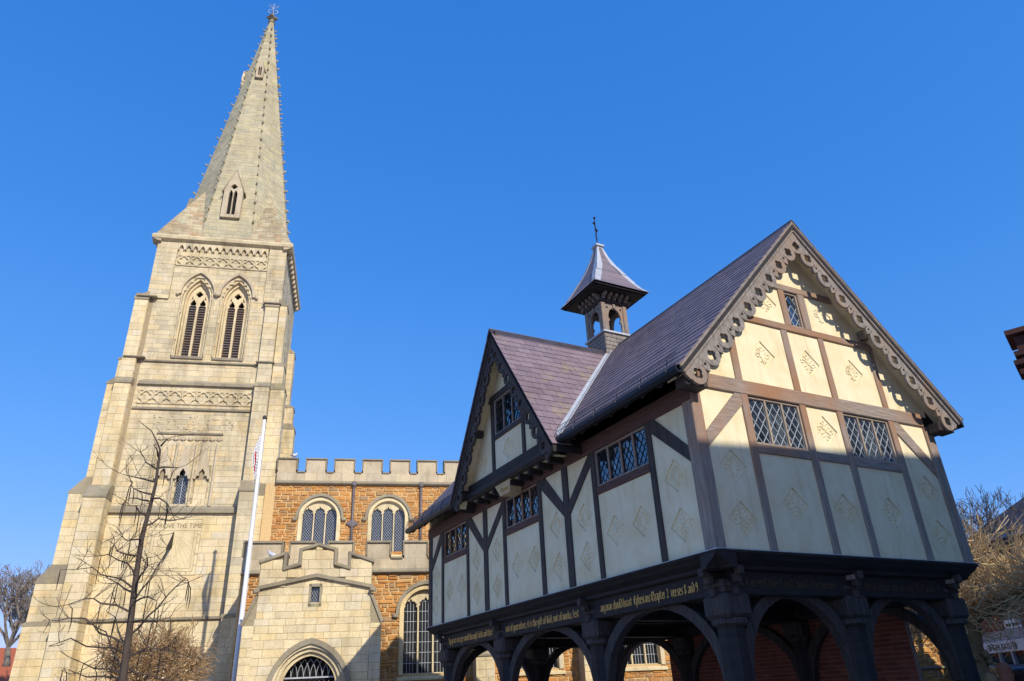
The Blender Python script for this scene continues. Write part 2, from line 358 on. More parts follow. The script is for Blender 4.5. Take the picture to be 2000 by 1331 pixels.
# pieces (stones, slates, bricks): the largest in view become objects, the rest one joined mesh
class Pieces:
    def __init__(s, name, mat, parent, bulge=0): s.n = name; s.mat = mat; s.par = parent; s.L = []; s.b = bulge
    def put(s, c, U, V, N, lu, lv, ln):
        if s.b:          # rubble: uneven, slightly turned, some beds split
            U, V, N, c = Vector(U), Vector(V), Vector(N), Vector(c); parts = [(0, lv)]
            if lv > .13 and random.random() < .35: k = random.uniform(.35, .65); parts = [(-lv/2+lv*k/2, lv*k-.012), (lv/2-lv*(1-k)/2, lv*(1-k)-.012)]
            for off, h in parts:
                a = random.gauss(0, .035); U2 = U*math.cos(a)+V*math.sin(a); V2 = V*math.cos(a)-U*math.sin(a)
                s.L.append((c+V*(off+random.uniform(-.012, .012)), U2, V2, N, lu*random.uniform(.88, 1.02), h*random.uniform(.84, 1.04), ln+random.uniform(-.012, .014)))
            return
        s.L.append((Vector(c), Vector(U), Vector(V), Vector(N), lu, lv, ln))
    def finish(s, limit=300, stuffname=None, mesh=None):
        mwp = s.par.matrix_world if s.par else Matrix()
        def score(e):
            w = mwp @ e[0]; d = w-CAM; q = Vector((d.dot(r2), d.dot(u2), d.dot(fwd)))
            if q.z < .5 or abs(q.x/q.z) > .73 or abs(q.y/q.z) > .49: return 0
            nn = (mwp.to_3x3() @ e[3]).normalized()
            return max(0, -nn.dot(d.normalized()))*e[4]*e[5]/d.length_squared
        s.L.sort(key=score, reverse=True)
        k = min(limit, sum(1 for e in s.L if score(e) > 0)) if limit else 0
        me = None
        if k:
            mbx = MB()
            if s.b:
                i = .5-s.b
                mbx.add([(-.5, .5, -.5), (.5, .5, -.5), (.5, .5, .5), (-.5, .5, .5), (-.5, -.1, -.5), (.5, -.1, -.5), (.5, -.1, .5), (-.5, -.1, .5), (-i, -.5, -i), (i, -.5, -i), (i, -.5, i), (-i, -.5, i)],
                        [(4, 5, 9, 8), (5, 6, 10, 9), (6, 7, 11, 10), (7, 4, 8, 11), (8, 9, 10, 11), (0, 1, 5, 4), (1, 2, 6, 5), (2, 3, 7, 6), (3, 0, 4, 7)])
            else: mbx.box(-.5, .5, -.5, .5, -.5, .5)
            me = mbx.mesh(s.n); me.materials.append(M[s.mat])
        J = MB()
        for i, (c, U, V, N, lu, lv, ln) in enumerate(s.L):
            if i < k:
                mm = Matrix((U*lu, -N*ln, V*lv)).transposed().to_4x4(); mm.translation = c
                o = link(s.n, me, None, s.par, mm)
            elif s.b:
                a = .5-s.b; P = lambda x, y, z: c+U*lu*x-N*ln*y+V*lv*z
                J.add([P(-.5, -.1, -.5), P(.5, -.1, -.5), P(.5, -.1, .5), P(-.5, -.1, .5), P(-a, -.5, -a), P(a, -.5, -a), P(a, -.5, a), P(-a, -.5, a)],
                      [(0, 1, 5, 4), (1, 2, 6, 5), (2, 3, 7, 6), (3, 0, 4, 7), (4, 5, 6, 7)])
            else: J.obox(c, (U, N, V), (lu/2, ln/2, lv/2))
        if J.v: J.build(stuffname or s.n+'_courses', s.mat, s.par, kind='stuff')
def courses(z0, z1, h0, h1):
    z = z0; out = []
    while z < z1-.04:
        h = random.uniform(h0, h1)
        if z1-z-h < h0*.6: h = z1-z
        out.append((z, z+h)); z += h
    return out
def lay(P, O, U, V, N, u0f, u1f, z0, z1, hh, ll, skip=None, j=.010, proud=.013, jit=.007):
    """lay blocks on a plane. u0f,u1f: functions of height (or numbers)"""
    O = Vector(O); U = Vector(U); V = Vector(V); N = Vector(N)
    for za, zb in courses(z0, z1, *hh):
        zc = (za+zb)/2; ua = u0f(zc) if callable(u0f) else u0f; ub = u1f(zc) if callable(u1f) else u1f
        x = ua
        if ub-ua < .05: continue
        first = True
        while x < ub-.03:
            l = random.uniform(*ll)*(random.uniform(.4, 1) if first else 1); first = False
            if ub-x-l < ll[0]*.5: l = ub-x
            xc = x+l/2
            hit = skip and (skip(xc, zc) or skip(x+.04, zc) or skip(x+l-.04, zc))
            pr = proud+random.uniform(-jit, jit)
            if not hit: P.put(O+U*xc+V*zc+N*(pr/2-.015), U, V, N, l-j, zb-za-j, pr+.03)
            else:
                k = max(2, int(l/.09)); run = None      # cut the block back to the opening
                for i in range(k+1):
                    xi = x+l*(i+.5)/k; free = i < k and not skip(xi, zc)
                    if free and run is None: run = x+l*i/k
                    if not free and run is not None:
                        e = x+l*i/k
                        if e-run > .05: P.put(O+U*((run+e)/2)+V*zc+N*(pr/2-.015), U, V, N, e-run-j, zb-za-j, pr+.03)
                        run = None
            x += l

# ================================================================== ground
g = MB(); g.add([(-700, -700, 0), (700, -700, 0), (700, 700, 0), (-700, 700, 0)], [(0, 1, 2, 3)])
go = g.build('ground', 'asphalt'); tag(go, None, None, kind='structure')
# ================================================================== THE SCHOOL
SW, SL, ZS = 5.49, 10.28, 3.2
school = empty('timber_framed_school', (0, 0, 0), 0, 'black and cream timber framed old school raised on arched oak posts', 'school building')
XR, ZR, SLP = 2.745, 9.0, 1.06
def timber(x0, x1, y0, y1, z0, z1, mat='oak_v', name='timber_post', ch=.012, jit=.004): return MB().cbox(x0, x1, y0, y1, z0, z1, ch, jit).build(name, mat, school)
# ---- long wall (plane x=0) : studs
for y0, y1, nm in ((0.0, .21, 'corner_post'), (1.01, 1.135, 'stud'), (2.585, 2.71, 'stud'), (3.48, 3.67, 'main_post'), (4.455, 4.59, 'stud'), (5.98, 6.105, 'stud'), (6.86, 7.046, 'main_post'), (7.845, 7.966, 'stud'), (9.32, 9.437, 'stud'), (10.07, 10.28, 'corner_post')):
    if nm == 'corner_post' and y0 == 0: continue
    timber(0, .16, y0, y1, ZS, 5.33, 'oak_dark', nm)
timber(-.006, .19, -.006, .215, ZS, 5.55, 'oak_v', 'corner_post')
timber(-.02, .17, .0, SL, 5.32, 5.58, 'oak_red', 'wall_plate')
GD = ((.612, 4.40), (.612, 3.66), (1.692, 3.94), (2.75, 3.93), (3.80, 3.945), (4.905, 4.41), (4.905, 3.665), (1.70, 6.335), (2.735, 6.36), (3.80, 6.37), (2.03, 7.37), (3.36, 7.40), (2.745, 5.19))
LD = ((.6, 4.36), (.605, 3.66), (1.485, 3.9), (2.19, 3.91), (3.05, 4.30), (3.043, 3.657), (3.97, 4.36), (3.97, 3.645), (4.85, 3.92), (5.55, 3.92), (6.42, 4.38), (6.44, 3.655), (7.41, 4.35), (7.44, 3.65), (8.272, 3.91), (8.95, 3.915), (9.80, 4.355), (9.80, 3.652))
CD = ((3.95, 6.17), (5.15, 6.15), (6.35, 6.17)); DW, DH = .262, .245
def panel(poly, wall):
    """plaster infill with the lozenge recesses cut into it"""
    D_, mw = {'g': (GD, frame((0, .08, 0), (1, 0, 0), (0, 0, 1))), 'l': (LD, frame((.08, 0, 0), (0, -1, 0), (0, 0, 1))), 'c': (CD, frame((-.3+.075, 0, 0), (0, -1, 0), (0, 0, 1)))}[wall]
    sg = 1 if wall == 'g' else -1
    hl = [[(sg*(a-DW), b), (sg*a, b-DH), (sg*(a+DW), b), (sg*a, b+DH)] for a, b in D_ if all(inpoly(a+dx*DW, b+dz*DH, poly) for dx, dz in ((1, 0), (-1, 0), (0, 1), (0, -1)))]
    plate('plaster_panel', [(sg*a, b) for a, b in poly], hl, .09 if wall == 'c' else .1, mw, 'plaster', school)
rct = lambda a, b, c, d: ((a, c), (b, c), (b, d), (a, d))
wins = ((1.135, 2.585), (4.59, 5.98), (7.966, 9.32))
bays = ((.21, 1.01), (2.71, 3.48), (3.67, 4.455), (6.105, 6.86), (7.046, 7.845), (9.437, 10.07))
for a, b in bays: panel(rct(a-.02, b+.02, ZS, 5.33), 'l')
for a, b in wins:
    panel(rct(a-.02, b+.02, ZS, 4.58), 'l')
    timber(.003, .15, a, b, 4.57, 4.70, 'oak_red', 'window_rail')
def brace(p, fn, mat='oak_h'):
    MB().prism(p, fn, .006, .12).build('brace', mat, school)
lw = lambda a, b, t: (t, a, b); gw = lambda a, b, t: (a, t, b)
for p in (((.898, 5.32), (1.01, 5.30), (1.01, 5.14), (.187, 4.43), (.187, 4.65)), ((2.741, 5.32), (2.70, 5.30), (2.69, 5.14), (3.5, 4.43), (3.5, 4.65)),
          ((4.286, 5.32), (4.45, 5.32), (4.46, 5.16), (3.636, 4.42), (3.645, 4.65)), ((6.087, 5.32), (5.99, 5.32), (6.02, 5.16), (6.87, 4.44), (6.86, 4.66)),
          ((7.70, 5.34), (7.85, 5.32), (7.85, 5.18), (7.03, 4.43), (7.03, 4.65)), ((9.515, 5.32), (9.40, 5.32), (9.42, 5.12), (10.1, 4.48), (10.1, 4.68))):
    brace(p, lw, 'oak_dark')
# ---- gable wall (plane y=0)
for x0, x1 in ((1.0, 1.144), (2.245, 2.385), (3.093, 3.23), (4.35, 4.497)): timber(x0, x1, 0, .15, ZS, 5.56, 'oak_v', 'stud')
timber(5.275, 5.496, -.006, .2, ZS, 5.56, 'oak_v', 'corner_post')
timber(.2, 5.3, -.012, .16, 5.55, 5.785, 'oak_h', 'tie_beam')
for x0, x1 in ((1.144, 2.245), (3.23, 4.35)): timber(x0, x1, .003, .14, 4.645, 4.785, 'oak_h', 'window_rail')
timber(2.385, 3.093, .003, .14, 4.655, 4.80, 'oak_h', 'rail')
brace(((.90, 5.56), (1.01, 5.56), (1.01, 5.38), (.2, 4.64), (.2, 4.87)), gw); brace(((4.60, 5.56), (4.48, 5.56), (4.48, 5.37), (5.29, 4.62), (5.29, 4.86)), gw)
for x0, x1, z0, z1 in ((.2, 1.0, ZS, 5.56), (1.144, 2.245, ZS, 4.66), (2.385, 3.093, ZS, 4.67), (2.385, 3.093, 4.79, 5.56), (3.23, 4.35, ZS, 4.66), (4.497, 5.3, ZS, 5.56)):
    panel(rct(x0-.02, x1+.02, z0, z1), 'g')
zr = lambda x: ZR-.16-SLP*abs(x-XR)          # underside of the roof on the gable wall
for x0, x1 in ((.98, 1.13), (2.23, 2.37), (3.10, 3.235), (4.355, 4.49)):
    t_ = min(6.9, zr(x0), zr(x1)); timber(x0, x1, .004, .15, 5.78, t_, 'oak_v', 'stud')
timber(1.0, 4.49, -.005, .15, 6.89, 7.015, 'oak_h', 'collar_beam')
timber(1.78, 3.71, -.003, .15, 7.70, 7.83, 'oak_h', 'upper_rail')
for x0, x1 in ((2.39, 2.53), (2.85, 3.02)): timber(x0, x1, .002, .14, 7.01, 7.71, 'oak_v', 'window_post')
def gpanel(p): panel(p, 'g')
xr = lambda z: (ZR-.16-z)/SLP
gpanel(((.0, 5.76), (.99, 5.76), (.99, zr(.99)), (.0, zr(0)))); gpanel(((1.12, 5.76), (2.24, 5.76), (2.24, 6.9), (1.12, 6.9)))
gpanel(((2.36, 5.76), (3.11, 5.76), (3.11, 6.9), (2.36, 6.9))); gpanel(((3.225, 5.76), (4.365, 5.76), (4.365, 6.9), (3.225, 6.9)))
gpanel(((4.48, 5.76), (5.49, 5.76), (5.49, zr(5.49)), (4.48, zr(4.48))))
gpanel(((XR-xr(7.0), 7.0), (2.40, 7.0), (2.40, 7.71), (XR-xr(7.71), 7.71))); gpanel(((3.0, 7.0), (XR+xr(7.0), 7.0), (XR+xr(7.71), 7.71), (3.0, 7.71))); gpanel(((XR-xr(7.81), 7.81), (XR+xr(7.81), 7.81), (2.745, 8.82)))
# back walls, floor
MB().box(5.36, 5.489, .2, SL-.02, ZS, 6.0).build('east_wall', 'plaster', school)
MB().prism(((0.02, ZS), (5.47, ZS), (5.47, 5.9), (2.745, 8.8), (0.02, 5.9)), gw, SL-.12, SL-.003).build('north_gable_wall', 'plaster', school)
MB().box(.16, 5.35, .16, SL-.13, 3.02, 3.12).build('floor', 'oak_black', school)
MB().box(.2, 5.3, .2, SL-.2, 5.6, 5.66).build('ceiling', 'plaster', school)
# ---- leaded windows
PANES = []
def leaded(mw, w, h, lights, cw, ch, came, indiv, fr=.035, mull=.035, curtain=False, tilt=.035, fmat='oak_v', cwid=.0032):
    P = lambda x, y, z: mw @ Vector((x, y, z)); T3 = mw.to_3x3(); ax = (T3 @ Vector((1, 0, 0)), T3 @ Vector((0, 1, 0)), T3 @ Vector((0, 0, 1)))
    b = MB()
    def bar(x0, x1, y0, y1, z0, z1): b.obox(P((x0+x1)/2, (y0+y1)/2, (z0+z1)/2), ax, ((x1-x0)/2, (y1-y0)/2, (z1-z0)/2), .005)
    bar(0, fr, 0, h, -.09, -.012); bar(w-fr, w, 0, h, -.09, -.012); bar(fr, w-fr, 0, fr, -.09, -.008); bar(fr, w-fr, h-fr, h, -.09, -.012)
    win = b.build('window', fmat, school)
    iw = (w-2*fr-(lights-1)*mull)/lights
    for i in range(lights):
        x0 = fr+i*(iw+mull); x1 = x0+iw; y0 = fr; y1 = h-fr
        if i < lights-1:
            MB().obox(P(x1+mull/2, h/2, -.05), ax, (mull/2, (h-2*fr)/2, .034), .005).build('mullion', fmat, win)
        cs = MB(); seen = set(); nx = int((x1-x0)/cw)+3; ny = int((y1-y0)/ch)+3; cxm = (x0+x1)/2; joined = MB()
        for a in range(-nx, nx):
            for q in range(-ny, ny):
                if (a+q) % 2: continue
                cx = cxm+a*cw/2; cy = y0+(q+1)*ch/2
                pl = clip([(cx-cw/2, cy), (cx, cy-ch/2), (cx+cw/2, cy), (cx, cy+ch/2)], x0, x1, y0, y1)
                if len(pl) < 3: continue
                ar = abs(sum(pl[k-1][0]*pl[k][1]-pl[k][0]*pl[k-1][1] for k in range(len(pl))))/2
                if ar < cw*ch*.02: continue
                gx = random.gauss(0, tilt); gy = random.gauss(0, tilt); mx = sum(p[0] for p in pl)/len(pl); my = sum(p[1] for p in pl)/len(pl)
                fn = lambda u, v, t: P(u, v, -.055+t+(u-mx)*gx+(v-my)*gy)
                if indiv: MB().prism(pl, fn, 0, .003).build('pane', 'glass', win)
                else: joined.prism(pl, fn, 0, .003)
                n = len(pl)
                for k in range(n):
                    p, q2 = pl[k-1], pl[k]
                    key = (round((p[0]+q2[0])*300), round((p[1]+q2[1])*300))
                    if (p[0]-q2[0])**2+(p[1]-q2[1])**2 < .0004 or key in seen: continue
                    seen.add(key)
                    cs.obox(P((p[0]+q2[0])/2, (p[1]+q2[1])/2, -.05), (T3 @ Vector((q2[0]-p[0], q2[1]-p[1], 0)), T3 @ Vector((p[1]-q2[1], q2[0]-p[0], 0)), ax[2]), (math.hypot(q2[0]-p[0], q2[1]-p[1])/2, cwid, .006))
        cs.build('lead_lattice', came, win)
        if joined.v: joined.build('glazing', 'glass', win)
        if curtain and i >= 1:
            cu = MB(); k = 14; pts = []
            for j in range(k+1):
                xx = x0+iw*((.05+.6*j/k) if i == lights-1 else (.45+.5*j/k)); pts.append((xx, -.22+.03*math.sin(j*1.9)))
            for j in range(k): cu.add([P(pts[j][0], y0, pts[j][1]), P(pts[j+1][0], y0, pts[j+1][1]), P(pts[j+1][0]-.04, y1, pts[j+1][1]), P(pts[j][0]-.04, y1, pts[j][1])], [(0, 1, 2, 3)])
            cu.build('curtain', 'curtain', win, True)
    return win
GX, GZ = (1, 0, 0), (0, 0, 1)
leaded(frame((1.144, .02, 4.785), GX, GZ), 1.101, .765, 3, .155, .215, 'lead_dark', True, curtain=True, fmat='oak_pale', cwid=.0038)
leaded(frame((3.23, .02, 4.785), GX, GZ), 1.12, .765, 3, .155, .215, 'lead_dark', True, curtain=True, fmat='oak_pale', cwid=.0038)
leaded(frame((2.53, .02, 7.015), GX, GZ), .32, .685, 1, .15, .21, 'lead_dark', True, fmat='oak_pale', cwid=.0038)
for i, (a, b) in enumerate(wins): leaded(frame((.02, b, 4.70), (0, -1, 0), GZ), b-a, .62, 4, .125, .175, 'came_dark', i == 0)
# ---- pargeted diamonds
def diamond_mesh(var):
    b = MB(); hw, hh = DW, DH; FD = .017
    e = 1.04; b.add([(-hw*e, FD, 0), (0, FD, -hh*e), (hw*e, FD, 0), (0, FD, hh*e)], [(0, 1, 2, 3)])
    for k in range(4):
        pts = [(-hw, 0), (0, -hh), (hw, 0), (0, hh)]; p = pts[k-1]; q = pts[k]
        for sc, hgt, wd in ((.90, .007, .006),):
            a = Vector((p[0]*sc, FD, p[1]*sc)); c = Vector((q[0]*sc, FD, q[1]*sc)); dr = (c-a).normalized(); sd_ = Vector((-dr.z, 0, dr.x))*wd
            b.add([a-sd_, c-sd_, a+Vector((0, -hgt, 0)), c+Vector((0, -hgt, 0)), a+sd_, c+sd_], [(0, 1, 3, 2), (2, 3, 5, 4)])
    def leaf(x, z, ang, l, w, h=.017):
        l *= .95; w *= .72
        for sg in (1, -1):
            b.ell((sg*x, FD, z), ((sg*math.cos(ang), 0, math.sin(ang)), (sg*-math.sin(ang), 0, math.cos(ang)), (0, 1, 0)), (l, w, h), 6, 4)
            if x < .008: break
    if var == 0:
        for x, z, a, l, w in ((0, -.13, 1.57, .045, .022), (.022, -.09, 1.1, .035, .012), (.05, -.04, 1.0, .045, .013), (.085, .01, .6, .035, .014), (.125, .02, -.3, .03, .013), (.06, .04, 1.3, .04, .013), (.035, .085, 1.2, .035, .013), (.07, .10, .5, .025, .012), (.015, .13, 1.4, .028, .012), (.10, -.045, .2, .035, .012), (.14, -.02, .9, .022, .012), (.045, -.125, .1, .03, .012), (.11, .065, .9, .025, .012)): leaf(x, z, a, l, w)
    else:
        for x, z, a, l, w in ((0, 0, 1.57, .05, .015), (.045, .025, .7, .045, .013), (.09, .055, .2, .028, .013), (.045, -.04, -.6, .045, .013), (.09, -.065, -.1, .028, .013), (.03, .09, 1.2, .035, .013), (.065, .115, .4, .025, .012), (.13, 0, 0, .04, .013), (.03, -.10, -1.1, .035, .013), (.065, -.11, -.3, .025, .012), (.15, .04, 1, .022, .011), (.15, -.04, -1, .022, .011), (.01, .15, 1.3, .025, .012), (.01, -.155, 1.8, .025, .012)): leaf(x, z, a, l, w)
    me = b.mesh('pargeted_diamond', True); me.materials.append(M['plaster']); return me
DM = [diamond_mesh(0), diamond_mesh(1)]
def diamond(mw, i): link('pargeted_diamond', DM[i % 2], None, school, mw)
for i, (x, z) in enumerate(GD): diamond(Matrix.Translation((x, .03, z)), i+(i > 1))
for i, (y, z) in enumerate(LD): diamond(Matrix.Translation((.03, y, z)) @ Matrix.Rotation(-math.pi/2, 4, 'Z'), i)
# ---- roofs
RL = math.hypot(1, SLP); cS, sS = 1/RL, SLP/RL
Y0, Y1 = -.36, SL+.36
for sg in (-1, 1):
    MB().prism(((XR, ZR-.03), (XR+sg*3.16, ZR-.03-SLP*3.16), (XR+sg*3.16, ZR-.14-SLP*3.16), (XR, ZR-.15)), gw, Y0+.02, Y1-.02).build('roof_boarding', 'oak_black', school)
CY, CZ, CSL = 5.15, 8.8, 1.45       # cross gable
def slates(P, O, U, V, N, n, ex, wd, u0, u1, skip=None):
    """rows down the slope from O; V points up the slope"""
    O, U, V, N = map(Vector, (O, U, V, N)); tl = .055; V2 = (V*math.cos(tl)-N*math.sin(tl)*0+N*-math.sin(tl)).normalized(); N2 = U.cross(V2); N2 = N2 if N2.dot(N) > 0 else -N2
    for r in range(n):
        s_ = ex*(r+.5); a = u0(s_) if callable(u0) else u0; b = u1(s_) if callable(u1) else u1
        x = a-(wd/2 if r % 2 else 0)
        while x < b:
            xa = max(x, a); xb = min(x+wd, b)
            if xb-xa > .04:
                c = O+U*((xa+xb)/2)-V*(s_+.0)+N*(.004+random.uniform(0, .003))
                if not (skip and skip(c)): P.put(c, U, V2, N2, xb-xa-.006, ex*1.28, .011)
            x += wd
PS = Pieces('slate', 'slate', school)
hid = lambda c: c.x < XR and c.z < CZ-CSL*abs(c.y-CY)-.06 and c.x > -.9
slates(PS, (XR, 0, ZR), (0, 1, 0), (cS, 0, sS), (-sS, 0, cS), 23, .2, .30, Y0, Y1, hid)
PS.finish(300, 'slate_courses')
PE = Pieces('slate', 'slate', school); slates(PE, (XR, 0, ZR), (0, 1, 0), (-cS, 0, sS), (sS, 0, cS), 23, .2, .30, Y0, Y1); PE.finish(0, 'east_slope_slates')
CRL = math.hypot(1, CSL); cC, sC = 1/CRL, CSL/CRL; XF = -.63
PC = Pieces('slate', 'slate_lichen', school)
xm = lambda s_: (CZ-s_*sC-ZR)/SLP+XR+.25
slates(PC, (0, CY, CZ), (1, 0, 0), (0, cC, sC), (0, -sC, cC), 20, .2, .31, XF, xm); PC.finish(300, 'slate_courses')
PD = Pieces('slate', 'slate_lichen', school); slates(PD, (0, CY, CZ), (1, 0, 0), (0, -cC, sC), (0, sC, cC), 20, .2, .31, XF, xm); PD.finish(0, 'north_slope_slates')
for sg in (-1, 1):
    pts = [(0, -.03), (sg*2.28, -.03-CSL*2.28), (sg*2.28, -.14-CSL*2.28), (0, -.15)]
    b = MB(); n = 4
    vs = [(XF+.02, CY+a, CZ+z) for a, z in pts]+[(max(.0, (CZ+z-ZR)/SLP+XR+.1), CY+a, CZ+z) for a, z in pts]
    b.add(vs, [(0, 1, 2, 3), (7, 6, 5, 4)]+[(i, (i+1) % 4, 4+(i+1) % 4, 4+i) for i in range(4)]); b.build('roof_boarding', 'oak_black', school)
# ridge tiles
for k in range(24):
    y = Y0+.45*k
    if y+.45 > Y1+.2: break
    MB().prism(((-.14, -.13), (0, .025), (.14, -.13), (.13, -.15), (0, 0), (-.13, -.15)), lambda a, z, t: (XR+a, t, ZR+z), y, y+.44).build('ridge_tile', 'slate_dark', school)
for k in range(7):
    x = XF+.44*k
    MB().prism(((-.13, -.15), (0, .025), (.13, -.15), (.12, -.17), (0, 0), (-.12, -.17)), lambda a, z, t: (t, CY+a, CZ+z), x, min(x+.43, 2.5)).build('ridge_tile', 'slate_dark', school)
# lead valleys
for sg in (-1, 1):
    b = MB(); pv = []
    for z in (8.72, 5.62):
        dy = (CZ-z)/CSL; x = (z-ZR)/SLP+XR; pv.append(Vector((x, CY+sg*dy, z+.06)))
    a, c = pv; dx = Vector((-.17, 0, -.17*SLP)); dyv = Vector((0, sg*.13, -.13*CSL))
    b.add([a, c, c+dx*-.0+Vector((.16*cS, 0, .16*sS)), a+Vector((.16*cS, 0, .16*sS)), a+Vector((0, -sg*.10*cC, .10*sC)), c+Vector((0, -sg*.10*cC, .10*sC))], [(0, 1, 2, 3), (0, 1, 5, 4)])
    o = b.build('lead_valley', 'lead', school); sm = o.modifiers.new('s', 'SOLIDIFY'); sm.thickness = .02
# gutter, leaf guard, rafter feet on the long side
XE = XR-3.165; ZE = ZR-SLP*3.165
for ya, yb in ((Y0, 2.92), (7.38, Y1)):
    MB().prism(((-.09, -.02), (-.10, -.09), (-.05, -.13), (.02, -.11), (.03, -.03), (.015, -.03), (.005, -.095), (-.045, -.112), (-.085, -.08), (-.075, -.02)), lambda a, z, t: (XE+a, t, ZE+z), ya, yb).build('gutter', 'came_dark', school)
    gd = MB(); n = int((yb-ya)/.075); top = (XE-.05, ZE+.17); bot = (XE-.09, ZE-.01)
    for k in range(n):
        y = ya+(yb-ya)*k/n
        gd.beam((bot[0], y, bot[1]), (top[0], y+.15, top[1]), .004, .004); gd.beam((bot[0], y+.15, bot[1]), (top[0], y, top[1]), .004, .004)
    for q in (0, .5, 1): gd.beam((bot[0]*(1-q)+top[0]*q, ya, bot[1]*(1-q)+top[1]*q), (bot[0]*(1-q)+top[0]*q, yb, bot[1]*(1-q)+top[1]*q), .006, .006)
    k = ya+.2
    while k < yb: gd.beam((XE-.11, k, ZE-.06), (XE-.02, k, ZE+.2), .014, .006); k += .62
    gd.build('wire_leaf_guard', 'wire', school)
    k = ya+.15
    while k < yb-.1:
        MB().beam((XE+.03, k, ZE-.10), (.06, k, ZE-.10+SLP*.46), .08, .1, (0, 1, 0), .008).build('rafter_foot', 'oak_black', school); k += .42
# ---- pierced bargeboards
def barge(A, D, I, L, s0, sp, r, d0, dtop, mat, n, name='bargeboard', t=.05):
    low = []; holes = []; cen = [s0+sp*k for k in range(n) if s0+sp*k < L-r*.6]
    base = d0-.03
    low.append((0, base))
    for k, c in enumerate(cen):
        low += [(c-r, base)]+circ(c, d0, r, 12, math.pi, 0, True)[0:0]+[(c+r*math.cos(a), d0+r*math.sin(a)) for a in [math.pi*(1-i/12) for i in range(13)]]+[(c+r, base)]
        holes.append(quatre(c, d0, r*.27, 0))
        md = c+sp/2
        if md < L-.05:
            w = sp/2-r
            low += [(md-w*.75, base), (md-w*.95, d0+r*.36), (md-w*.2, d0+r*.62), (md+w*.35, d0+r*.78), (md+w*.95, d0+r*.30), (md+w*.75, base)]
            holes.append(circ(md-w*.05, d0+.0, r*.16, 8))
    low.append((L, base))
    out = [(0, dtop)]+[(p[0], p[1]) for p in low]+[(L, dtop)]
    # drop consecutive duplicates
    o2 = []
    for p in out:
        if not o2 or (abs(p[0]-o2[-1][0])+abs(p[1]-o2[-1][1])) > 1e-4: o2.append(p)
    return plate(name, o2, holes, t, frame(A, D, I), mat, school)
for sg in (1, -1):
    D = Vector((sg, 0, -SLP)).normalized(); I = Vector((-sg*SLP, 0, -1)).normalized()
    barge((XR, -.27+.004*sg, ZR), D, I, 4.60, .672, .467, .168, .30, .1, 'oak_grey', 9)
    for dd, yy, w, h in ((.055, -.31, .05, .06), (.12, -.305, .045, .05), (.02, -.335, .03, .05)):
        b = MB(); A0 = Vector((XR, yy, ZR))+I*dd; b.beam(A0+D*.03*sg, A0+D*4.62, h, w, I, .01); b.build('verge_moulding', 'oak_grey', school)
    MB().prism(((0.1, -.16-SLP*.1), (3.10, -.16-SLP*3.1), (3.10, -.20-SLP*3.1), (.1, -.20-SLP*.1)), lambda a, z, t: (XR+sg*a, t, ZR+z), -.25, .03).build('verge_soffit', 'plaster', school)
    x = XR+sg*(3.0); MB().cbox(min(x, x-sg*.4), max(x, x-sg*.4), -.24, .0, 5.42, 5.58, .01).build('plate_end', 'oak_dark', school)
    x = XR+sg*1.55; MB().cbox(x-.09, x+.09, -.24, .02, zr(x)-.14, zr(x)+.02, .01).build('purlin_end', 'oak_grey', school)
plate('apex_lobe', circ(XR, 8.50, .16, 24), [quatre(XR, 8.50, .046)], .05, frame((0, -.275, 0), (1, 0, 0), (0, 0, 1)), 'oak_grey', school)
# ---- cross gable front (plane x=-.3)
XG = -.30
cg = lambda a, b, t: (XG+t, a, b)
zc = lambda y: CZ-.17-CSL*abs(y-CY)
MB().cbox(XG-.06, XG+.16, 3.36, 6.98, 5.55, 5.82, .014, .004).build('bressumer', 'oak_black', school)
MB().cbox(XG-.09, XG+.1, 3.34, 7.0, 5.49, 5.56, .01).build('bressumer_moulding', 'oak_dark', school)
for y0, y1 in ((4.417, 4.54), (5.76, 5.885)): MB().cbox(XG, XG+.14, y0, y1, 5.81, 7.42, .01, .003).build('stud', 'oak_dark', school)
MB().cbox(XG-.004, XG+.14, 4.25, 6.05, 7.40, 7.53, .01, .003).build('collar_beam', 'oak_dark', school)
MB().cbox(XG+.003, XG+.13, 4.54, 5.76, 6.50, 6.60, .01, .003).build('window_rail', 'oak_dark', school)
for p in (((3.18, 5.8), (4.43, 5.8), (4.43, 7.42), (4.31, 7.42), (3.18, zc(3.18))), ((4.53, 5.8), (5.77, 5.8), (5.77, 6.52), (4.53, 6.52)), ((5.87, 5.8), (7.12, 5.8), (7.12, zc(7.12)), (5.99, 7.42), (5.87, 7.42)), ((4.33, 7.51), (5.97, 7.51), (5.15, zc(5.15)))):
    panel(p, 'c')
leaded(frame((XG+.02, 5.76, 6.60), (0, -1, 0), GZ), 1.22, .81, 3, .13, .18, 'came_dark', False)
for y, z in CD: diamond(Matrix.Translation((XG+.03, y, z)) @ Matrix.Rotation(-math.pi/2, 4, 'Z'), 1)
